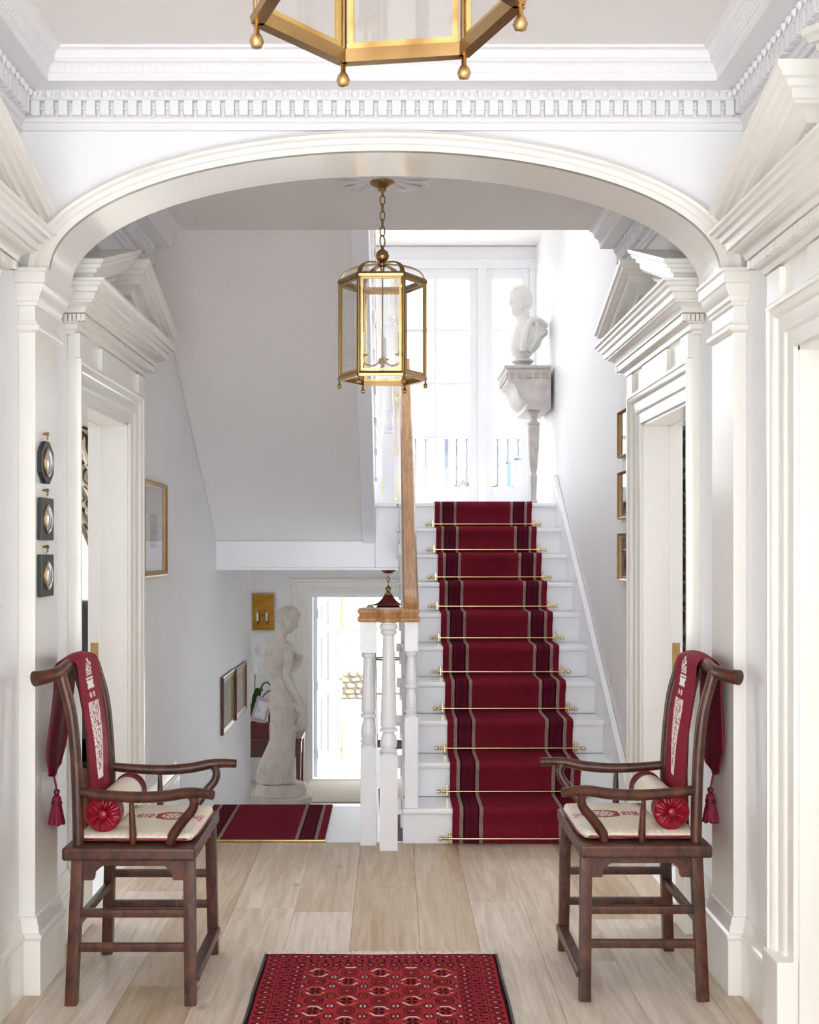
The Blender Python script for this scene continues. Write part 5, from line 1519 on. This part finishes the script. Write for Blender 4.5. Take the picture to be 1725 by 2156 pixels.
MB().lathe([(.072, 0), (.075, .006), (.072, .016), (.060, .024), (.054, .045), (.07, .06), (.082, .068), (.083, .078), (.07, .086), (.045, .092)], 24).build('socle', M['bust'], bs, smooth=40)

# ------------------------------------------------------------------ lower hall furniture
sc_ = thing('wall_sconce', 'gilt mirrored wall sconce with two candle lights behind the statue', 'sconce', (-1.405, 13.5, .59))
MB().box(-.118, .118, -.012, -.001, 0, .38).build('mirror_back', paint('aged_mirror', srgb(168, 122, 52), .15, .35, 9, .02, 30, metal=1), sc_)
mb = MB()
for x in (-.122, .112): mb.box(x, x + .01, -.03, 0, -.005, .385)
mb.box(-.122, .122, -.05, 0, -.012, .002); mb.box(-.122, .122, -.05, 0, .378, .39)
mb.build('gilt_box', M['gilt'], sc_, bevel=.002)
for x in (-.055, .045):
    g = bpy.data.objects.new('candle_light', None); COL.objects.link(g); g.parent = sc_
    MB().tube([(x, -.02, .06), (x, -.05, .05), (x, -.06, .08)], .006, 8).build('arm', M['abrass'], g, smooth=60)
    MB().lathe([(.006, .08), (.028, .088), (.014, .094)], 12, (x, -.06, 0)).build('drip_pan', M['abrass'], g, smooth=50)
    MB().lathe([(.012, .09), (.012, .18), (0, .181)], 12, (x, -.06, 0)).build('candle_tube', M['bust'], g, smooth=40)
    MB().lathe([(.008, .18), (.017, .2), (.012, .23), (0, .25)], 12, (x, -.06, 0)).build('bulb', M['glass'], g, smooth=60)
def table(name, label, loc, w, d, h, mat, ap):
    o = thing(name, label, 'table', loc)
    MB().box(-w / 2, w / 2, -d / 2, d / 2, h - .03, h).build('table_top', mat, o, bevel=.005)
    for sx in (-1, 1):
        for sy in (-1, 1):
            x, y = sx * (w / 2 - .035), sy * (d / 2 - .035)
            MB().tube([(x, y, 0), (x, y, h - .03)], [.02, .029], 12, sq=True).build('leg', mat, o, smooth=35)
    for sy in (-1, 1): MB().box(-w / 2 + .05, w / 2 - .05, sy * (d / 2 - .035) - .01, sy * (d / 2 - .035) + .01, h - .03 - ap, h - .03).build('apron', mat, o, bevel=.003)
    for sx in (-1, 1): MB().box(sx * (w / 2 - .035) - .01, sx * (w / 2 - .035) + .01, -d / 2 + .05, d / 2 - .05, h - .03 - ap, h - .03).build('apron', mat, o, bevel=.003)
    return o
TZ = .6
table('side_table', 'dark wooden side table behind the statue carrying the orchid', (-1.46, 12.88, LOW), 1.08, .5, TZ, M['mahog'], .17)
table('hall_table', 'dark wooden table seen between the balusters in the lower hall', (.26, 10.95, LOW + .0105), .82, .42, .865, M['mahog'], .055)
tz = LOW + TZ
orc = thing('orchid', 'white orchid with two flower stems on the side table', 'plant', (-1.46, 12.98, tz))
MB().lathe([(.05, 0), (.06, .02), (.075, .11), (.08, .13), (.07, .13), (.06, .1), (0, .1)], 18).build('pot', M['bust'], orc, smooth=40)
lm = paint('orchid_leaf', srgb(62, 92, 44), .35, .15, 8, .05); fm = paint('orchid_petal', srgb(246, 246, 244), .5, .02, 8, .03); gm = paint('orchid_stem', srgb(78, 96, 50), .5, .1)
for k, (a, L, up_) in enumerate(((.2, .2, .22), (2.9, .22, .12), (1.4, .24, .2), (4.2, .22, .2), (5.3, .18, .26), (-.25, .16, .3))):
    mb = MB(); rs = []
    for j in range(9):
        t = j / 8; r = L * 1.2 * t; w = .044 * math.sin(PI * (t * .85 + .1)); z = .16 + 1.25 * up_ * math.sin(t * 2.0)
        rs.append([(r * math.cos(a) - q * w * math.sin(a), r * math.sin(a) + q * w * math.cos(a), z + .012 * abs(q)) for q in (-1, 0, 1)] + [(r * math.cos(a), r * math.sin(a), z - .004)])
    mb.rings(rs); mb.build('leaf', lm, orc, smooth=60)
fl_ = []
for k, pts in enumerate(([(0, 0, .11), (.02, -.02, .4), (.03, -.03, .68), (.06, -.06, .84), (.13, -.08, .88)], [(0, 0, .11), (-.03, 0, .35), (-.04, -.03, .6), (-.06, -.06, .74), (-.12, -.08, .78)])):
    P = smoothpath(pts, 6); MB().tube(P, .005, 6).build('stem', gm, orc, smooth=60); fl_ += [P[i] for i in (12, 15, 17, 19, 21, 23, 24)]
pet = MB()
for k in range(5):
    a = 2 * PI * k / 5 + .3; w = .030 if k % 2 else .024; L = .052; rs = []
    for j in range(6):
        t = j / 5; q = w * math.sin(PI * (t * .8 + .12)); r = L * t
        rs.append([(r * math.cos(a) - s * q * math.sin(a), -.008 * t + .004 * abs(s) - .0015, r * math.sin(a) + s * q * math.cos(a)) for s in (-1, 0, 1)] + [(r * math.cos(a), .0012 - .008 * t, r * math.sin(a))])
    pet.rings(rs)
PET = pet.mesh('flower', fm, smooth=60)
for k, p in enumerate(fl_):
    o = obj('flower', PET, orc, tuple(p + Vector((rn.uniform(-.02, .02), -.02, rn.uniform(-.015, .015)))), (rn.uniform(-.3, .3), rn.uniform(-.4, .4), rn.uniform(-.5, .6)))
    o.scale = (1.25,) * 3
pf = thing('photo_frame', 'small silver photo frame leaning back beside the orchid', 'photo frame', (-1.375, 12.70, tz + .152), -.12)
for nm, a, mt in (('frame', (-.085, .085, 0, .26, -.012, 0), paint('silver_mauve', srgb(190, 176, 186), .3, .05, 8, .01)), ('photograph', (-.055, .055, .04, .22, -.015, -.011), print_mat('photo', srgb(200, 204, 214), srgb(232, 232, 236), 20, 8))):
    mb = MB().box(a[0], a[1], a[4], a[5], a[2], a[3]); mb.xf(Matrix.Rotation(math.radians(-14), 4, 'X') @ Matrix.Rotation(math.radians(14), 4, 'Y')); mb.build(nm, mt, pf, bevel=.002)
redbox = paint('red_leather_box', srgb(98, 14, 28), .4, .08, 9, .03)
for lb, a, h, lc in (('low dark red box on the side table under the photo frame', (.2, .16), .15, (-1.355, 12.72, tz)), ('tall dark red box standing behind the photo frame', (.09, .14), .34, (-1.245, 12.98, tz))):
    bx = thing('gift_box', lb, 'box', lc)
    MB().box(-a[0] / 2, a[0] / 2, -a[1] / 2, a[1] / 2, .0005, h * .72).build('box_body', redbox, bx, bevel=.003)
    MB().box(-a[0] / 2 - .003, a[0] / 2 + .003, -a[1] / 2 - .003, a[1] / 2 + .003, h * .72, h).build('box_lid', redbox, bx, bevel=.003)
# mats and lower carpet
MB_m = paint('coir_mat', srgb(176, 166, 152), .95, .16, 160, .4, 260)
tag(MB().box(-.90, .45, 12.33, 13.46, LOW + .0005, LOW + .012).build('entrance_mat', MB_m, bevel=.003), 'beige coir mat laid inside the open front door', 'mat')
def mat_pattern():
    m, nt, b = newmat('blue_swirl_mat'); tc = nd(nt, 'ShaderNodeTexCoord'); v = nd(nt, 'ShaderNodeTexVoronoi'); v.feature = 'DISTANCE_TO_EDGE'; v.inputs['Scale'].default_value = 16
    nt.links.new(tc.outputs['Object'], v.inputs['Vector']); r = nd(nt, 'ShaderNodeValToRGB'); r.color_ramp.elements[0].position = .05; r.color_ramp.elements[1].position = .12
    r.color_ramp.elements[0].color = srgb(206, 212, 222); r.color_ramp.elements[1].color = srgb(36, 50, 84)
    nt.links.new(v.outputs['Distance'], r.inputs[0]); nt.links.new(r.outputs[0], b.inputs['Base Color']); b.inputs['Roughness'].default_value = .9
    return m
tag(MB().box(-.68, .2, 13.72, 14.02, -1.119, -1.106).build('outdoor_mat', mat_pattern(), bevel=.003), 'dark blue patterned doormat outside the front door', 'mat')
tag(MB().box(-.5, .5, 9.0, 12.0, LOW + .0005, LOW + .010).build('lower_hall_rug', paint('plum_mottled_rug', srgb(120, 84, 116), .95, .35, 40, .3, 200), bevel=.002), 'plum mottled rug on the lower hall floor behind the newel', 'rug')
# pagoda lantern under the landing
pg = thing('pagoda_lantern', 'red two-tiered pagoda lantern hanging near the front door', 'lantern', (-.028, 10.2, .56))
red_ = paint('red_lacquer', srgb(120, 28, 26), .35, .1, 10, .02); grn = paint('verdigris_brass', srgb(78, 84, 48), .4, .12, 12, .03, metal=.5)
def roof(z0, z1, r0, r1, name):
    mb = MB(); rs = []
    for k in range(9):
        t = k / 8; r = r0 + (r1 - r0) * (t ** .5); z = z0 + (z1 - z0) * t
        ring = []
        for j in range(6):
            a = PI / 3 * j + PI / 6; ring.append((r * math.cos(a), r * math.sin(a), z + (.014 * (1 - t) ** 3)))
        rs.append(ring)
    mb.rings(rs); return mb.build(name, red_, pg)
roof(.43, .53, .165, .035, 'upper_roof'); roof(.375, .44, .215, .10, 'lower_roof')
for j in range(6):
    a = PI / 3 * j + PI / 6; p = (.13 * math.cos(a), .13 * math.sin(a))
    MB().tube([(p[0], p[1], 0), (p[0], p[1], .40)], .006, 6).build('corner_post', grn, pg)
    b_ = PI / 3 * (j + 1) + PI / 6; q = (.13 * math.cos(b_), .13 * math.sin(b_))
    mb = MB().rings([[(p[0] * s, p[1] * s, z), (q[0] * s, q[1] * s, z), (q[0] * s, q[1] * s, z + .0), (p[0] * s, p[1] * s, z)] for z in (.0,) for s in (1,)] * 0 or [[(p[0], p[1], .02), (q[0], q[1], .02), (q[0], q[1], .38), (p[0], p[1], .38)], [(p[0] * .98, p[1] * .98, .02), (q[0] * .98, q[1] * .98, .02), (q[0] * .98, q[1] * .98, .38), (p[0] * .98, p[1] * .98, .38)]])
    mb.build('pane', M['glass'], pg)
    MB().tube([(p[0], p[1], .0), (q[0], q[1], .0)], .007, 6).build('bottom_rail', grn, pg)
    for k in range(6):
        t = (k + .5) / 6; x, y = p[0] * 1.12 + (q[0] - p[0]) * 1.12 * t, p[1] * 1.12 + (q[1] - p[1]) * 1.12 * t
        MB().tube([(x, y, .378), (x, y, .345)], .005, 5).build('bead_drop', M['gilt'], pg)
MB().lathe([(.0, .525), (.03, .53), (.03, .54), (.012, .55), (.018, .56), (.026, .575), (.018, .595), (.006, .60), (0, .61)], 14).build('top_ball', M['abrass'], pg, smooth=50)
for k in range(3):
    z = .625 + k * .032
    MB().tube([((.012 * math.cos(2 * PI * j / 12)) * (k % 2), (.012 * math.cos(2 * PI * j / 12)) * ((k + 1) % 2), z + .02 * math.sin(2 * PI * j / 12)) for j in range(12)], .0035, 6, loop=True).build('chain_link', M['abrass'], pg, smooth=60)
MB().lathe([(.0, .70), (.03, .704), (.05, .72), (.09, .757), (0, .7575)], 6).build('ceiling_canopy', red_, pg)

# ------------------------------------------------------------------ what shows through the hall doorways
def curtain_mat(name, base, fig, scale):
    m, nt, b = newmat(name); tc = nd(nt, 'ShaderNodeTexCoord')
    n1 = nd(nt, 'ShaderNodeTexNoise'); n1.inputs['Scale'].default_value = 3; nt.links.new(tc.outputs['Object'], n1.inputs[0])
    mx = nd(nt, 'ShaderNodeMix', data_type='RGBA'); mx.inputs[0].default_value = .25; nt.links.new(tc.outputs['Object'], mx.inputs[6]); nt.links.new(n1.outputs[1], mx.inputs[7])
    v = nd(nt, 'ShaderNodeTexVoronoi'); v.inputs['Scale'].default_value = scale; nt.links.new(mx.outputs[2], v.inputs['Vector'])
    s = nd(nt, 'ShaderNodeMath', operation='SINE'); mu = nd(nt, 'ShaderNodeMath', operation='MULTIPLY'); mu.inputs[1].default_value = 22
    nt.links.new(v.outputs['Distance'], mu.inputs[0]); nt.links.new(mu.outputs[0], s.inputs[0])
    r = nd(nt, 'ShaderNodeValToRGB'); r.color_ramp.elements[0].position = .55; r.color_ramp.elements[1].position = .7
    r.color_ramp.elements[0].color = base; r.color_ramp.elements[1].color = fig
    nt.links.new(s.outputs[0], r.inputs[0]); nt.links.new(r.outputs[0], b.inputs['Base Color']); b.inputs['Roughness'].default_value = .8
    return m
def drapery(name, label, x0, x1, y, z0, z1, mat, taper):
    mb = MB(); rs = []
    for k in range(25):
        t = k / 24; z = z1 + (z0 - z1) * t; ring = []
        for d in (0, .006):
            pts = [(x0 + (x1 - x0) * (u / 60) * (1 - taper * sstep(.1, .8, t)), y + d + .03 * math.sin(u * .9), z) for u in range(61)]
            ring += pts if d == 0 else pts[::-1]
        rs.append(ring)
    mb.rings(rs); return tag(mb.build(name, mat, smooth=60), label, 'curtain')
drapery('curtain', 'beige curtain with dark floral sprigs inside the left doorway', -1.46, -2.3, 7.42, .95, 2.6, curtain_mat('floral_curtain', srgb(196, 182, 160), srgb(70, 48, 46), 9), .62)
drapery('curtain', 'black curtain with pale scrolls inside the right doorway', 1.38, 2.4, 6.9, .02, 2.6, curtain_mat('dark_scroll_curtain', srgb(26, 24, 26), srgb(96, 92, 90), 11), 0.0)
ar = thing('wing_chair', 'black upholstered chair glimpsed inside the left doorway', 'chair', (-1.95, 6.9, 0))
MB().box(-.38, .38, .18, .36, .3, 1.17).build('backrest', M['dark'], ar, bevel=.05, bseg=4)
MB().box(-.38, .38, -.35, .2, .3, .5).build('seat', M['dark'], ar, bevel=.04, bseg=4)
for sx in (-1, 1):
    MB().box(sx * .32 - .07, sx * .32 + .07, -.35, .25, .3, .68).build('armrest', M['dark'], ar, bevel=.04, bseg=4)
    for sy in (-.3, .3): MB().tube([(sx * .32, sy, 0), (sx * .32, sy, .31)], [.018, .026], 8).build('leg', M['mahog'], ar)

# ------------------------------------------------------------------ outside
pav = paint('pale_gravel', srgb(205, 200, 190), .9, .06, 3, .1, 40)
struct(MB().box(-9, 9, 13.62, 22.2, -1.4, -1.12).build('floor_forecourt', pav))
mb = MB(); vs, fs = [], []
for j in range(41):
    for i in range(31):
        y = 21.5 + j * 1.4; x = -22 + i * 1.5
        z = -.78 + (y - 21.5) * .052 + .12 * mnoise.noise(Vector((x * .15, y * .15, 0)))
        vs.append((x, y, z))
for j in range(40):
    for i in range(30):
        a = j * 31 + i; fs.append((a, a + 1, a + 32, a + 31))
mb.add(vs, fs)
tag(mb.build('lawn', paint('mown_grass', (.088, .104, .064, 1), .9, .25, .8, .3, 20), smooth=180), 'sunlit mown lawn rising behind the stone wall', 'lawn', kind='stuff')
gw = thing('garden_wall', 'low rubble stone wall edging the lawn beyond the front door', 'garden wall', (-.9, 21.3, -1.12))
MB().box(-1.6, .55, -.02, .34, 0, .44).build('mortar_core', paint('wall_mortar', srgb(60, 54, 46), .9, .1, 6, .1), gw)
smat = [paint('rubble_%s' % n_, c_, .85, .16, 10, .3, 30) for n_, c_ in (('buff', srgb(112, 98, 78)), ('grey', srgb(98, 94, 88)), ('ochre', srgb(118, 102, 76)), ('dark', srgb(84, 77, 70)))]
rr = random.Random(11)
SM = []
for k in range(8):
    mb = MB(); bm = bmesh.new(); bmesh.ops.create_icosphere(bm, subdivisions=1, radius=.5)
    for v in bm.verts: v.co *= rr.uniform(.88, 1.08)
    me = bpy.data.meshes.new('stone'); bm.to_mesh(me); bm.free(); me.materials.append(smat[k % 4]); SM.append(me)
z = .0
while z < .46:
    h = rr.uniform(.075, .125); x = -1.6
    while x < .55:
        w = rr.uniform(.09, .2); o = obj('stone', rr.choice(SM), gw, (x + w / 2, .0, z + h / 2), (rr.uniform(-.15, .15), rr.uniform(-.2, .2), 0))
        o.scale = (w * 1.05, .14, h * 1.08); x += w
    z += h * .96
struct(MB().box(-1.7, 1.3, 13.66, 15.1, 1.2, 1.32).build('ceiling_added_shade', M['ceil']))  # unseen slab added outside to shade the open door leaf
# balcony beyond the french window
struct(MB().box(-3, 3, 10.25, 12.4, 1.62, 1.74).build('floor_balcony', pav))
ir = paint('blue_grey_iron', srgb(44, 52, 66), .5, .1, 20, .1)
rg_ = thing('balcony_railing', 'blue grey iron railing with twisted bars outside the tall window', 'railing', (0, 12.1, 1.74))
MB().box(-2.9, 2.9, -.02, .02, .80, .825).build('top_rail', ir, rg_); MB().box(-2.9, 2.9, -.012, .012, .07, .09).build('bottom_rail', ir, rg_)
bar = MB().tube([(.002 * math.sin(k * 1.6), .002 * math.cos(k * 1.6), .08 + .73 * k / 20) for k in range(21)], .0095, 6).mesh('bar', ir, smooth=60)
for k in range(56):
    x = -2.78 + k * .1005
    if k % 12 == 9: MB().box(x - .018, x + .018, -.018, .018, 0, .84).build('post', ir, rg_)
    else: obj('bar', bar, rg_, (x, 0, 0))
pb = paint('pale_blue_canvas', srgb(104, 124, 160), .7, .05, 8, .05)
for k, (x, y, h, r) in enumerate(((1.20, 11.7, .60, .042), (1.115, 11.8, .57, .026))):
    o = thing('folded_parasol', ('thicker' if k == 0 else 'thinner') + ' pale blue folded parasol standing on the balcony', 'parasol', (x, y, 1.74))
    MB().lathe([(r * .9, 0.02), (r, .1), (r * .95, h - .03), (r * .6, h - .012)], 14).build('cover', pb, o, smooth=50)
    MB().lathe([(r * .98, h - .035), (r, h - .015), (r * .5, h), (0, h + .004)], 14).build('cap', ir, o, smooth=50)
    MB().lathe([(r * 1.1, 0), (r * 1.1, .02), (r * .5, .022)], 14).build('foot', ir, o)
lfm = paint('garden_leaves', srgb(84, 92, 60), .7, .3, 6, .1)
for k, (x, y, zt, r) in enumerate(((.95, 23.2, 2.35, .42), (1.75, 25.5, 2.95, .62), (2.62, 23.6, 2.75, .48))):
    pos = ('small round garden tree low behind the balcony railing, nearest the oak handrail', 'small pale green tree seen through the right door of the tall window', 'pale green tree seen beside the folded parasols', 'garden tree hidden behind the right window jamb', 'wide garden tree mostly hidden by the return flight')[k]
    o = thing('garden_tree', pos, 'tree', (x, y, -.6), 0, 'garden trees beyond the balcony')
    MB().tube([(0, 0, 0), (.05, 0, (zt + .6) * .5), (0, .05, zt + .6 - r)], [.12, .09, .05], 8).build('trunk', M['mahog'], o, smooth=60)
    mb = MB(); q = random.Random(k)
    for _ in range(1500):
        d = Vector((q.gauss(0, 1), q.gauss(0, 1), q.gauss(0, 1))).normalized() * r * q.uniform(.55, 1)
        d.z *= .8; c = d + Vector((0, 0, zt + .6 - r * .8)); u = Vector((q.gauss(0, 1), q.gauss(0, 1), q.gauss(0, 1))).normalized() * .07
        w = u.cross(Vector((q.gauss(0, 1), q.gauss(0, 1), q.gauss(0, 1)))).normalized() * .04
        mb.add([c - u, c + w, c + u, c - w], [(0, 1, 2, 3)])
    tag(mb.build('foliage', lfm, o), kind='stuff')
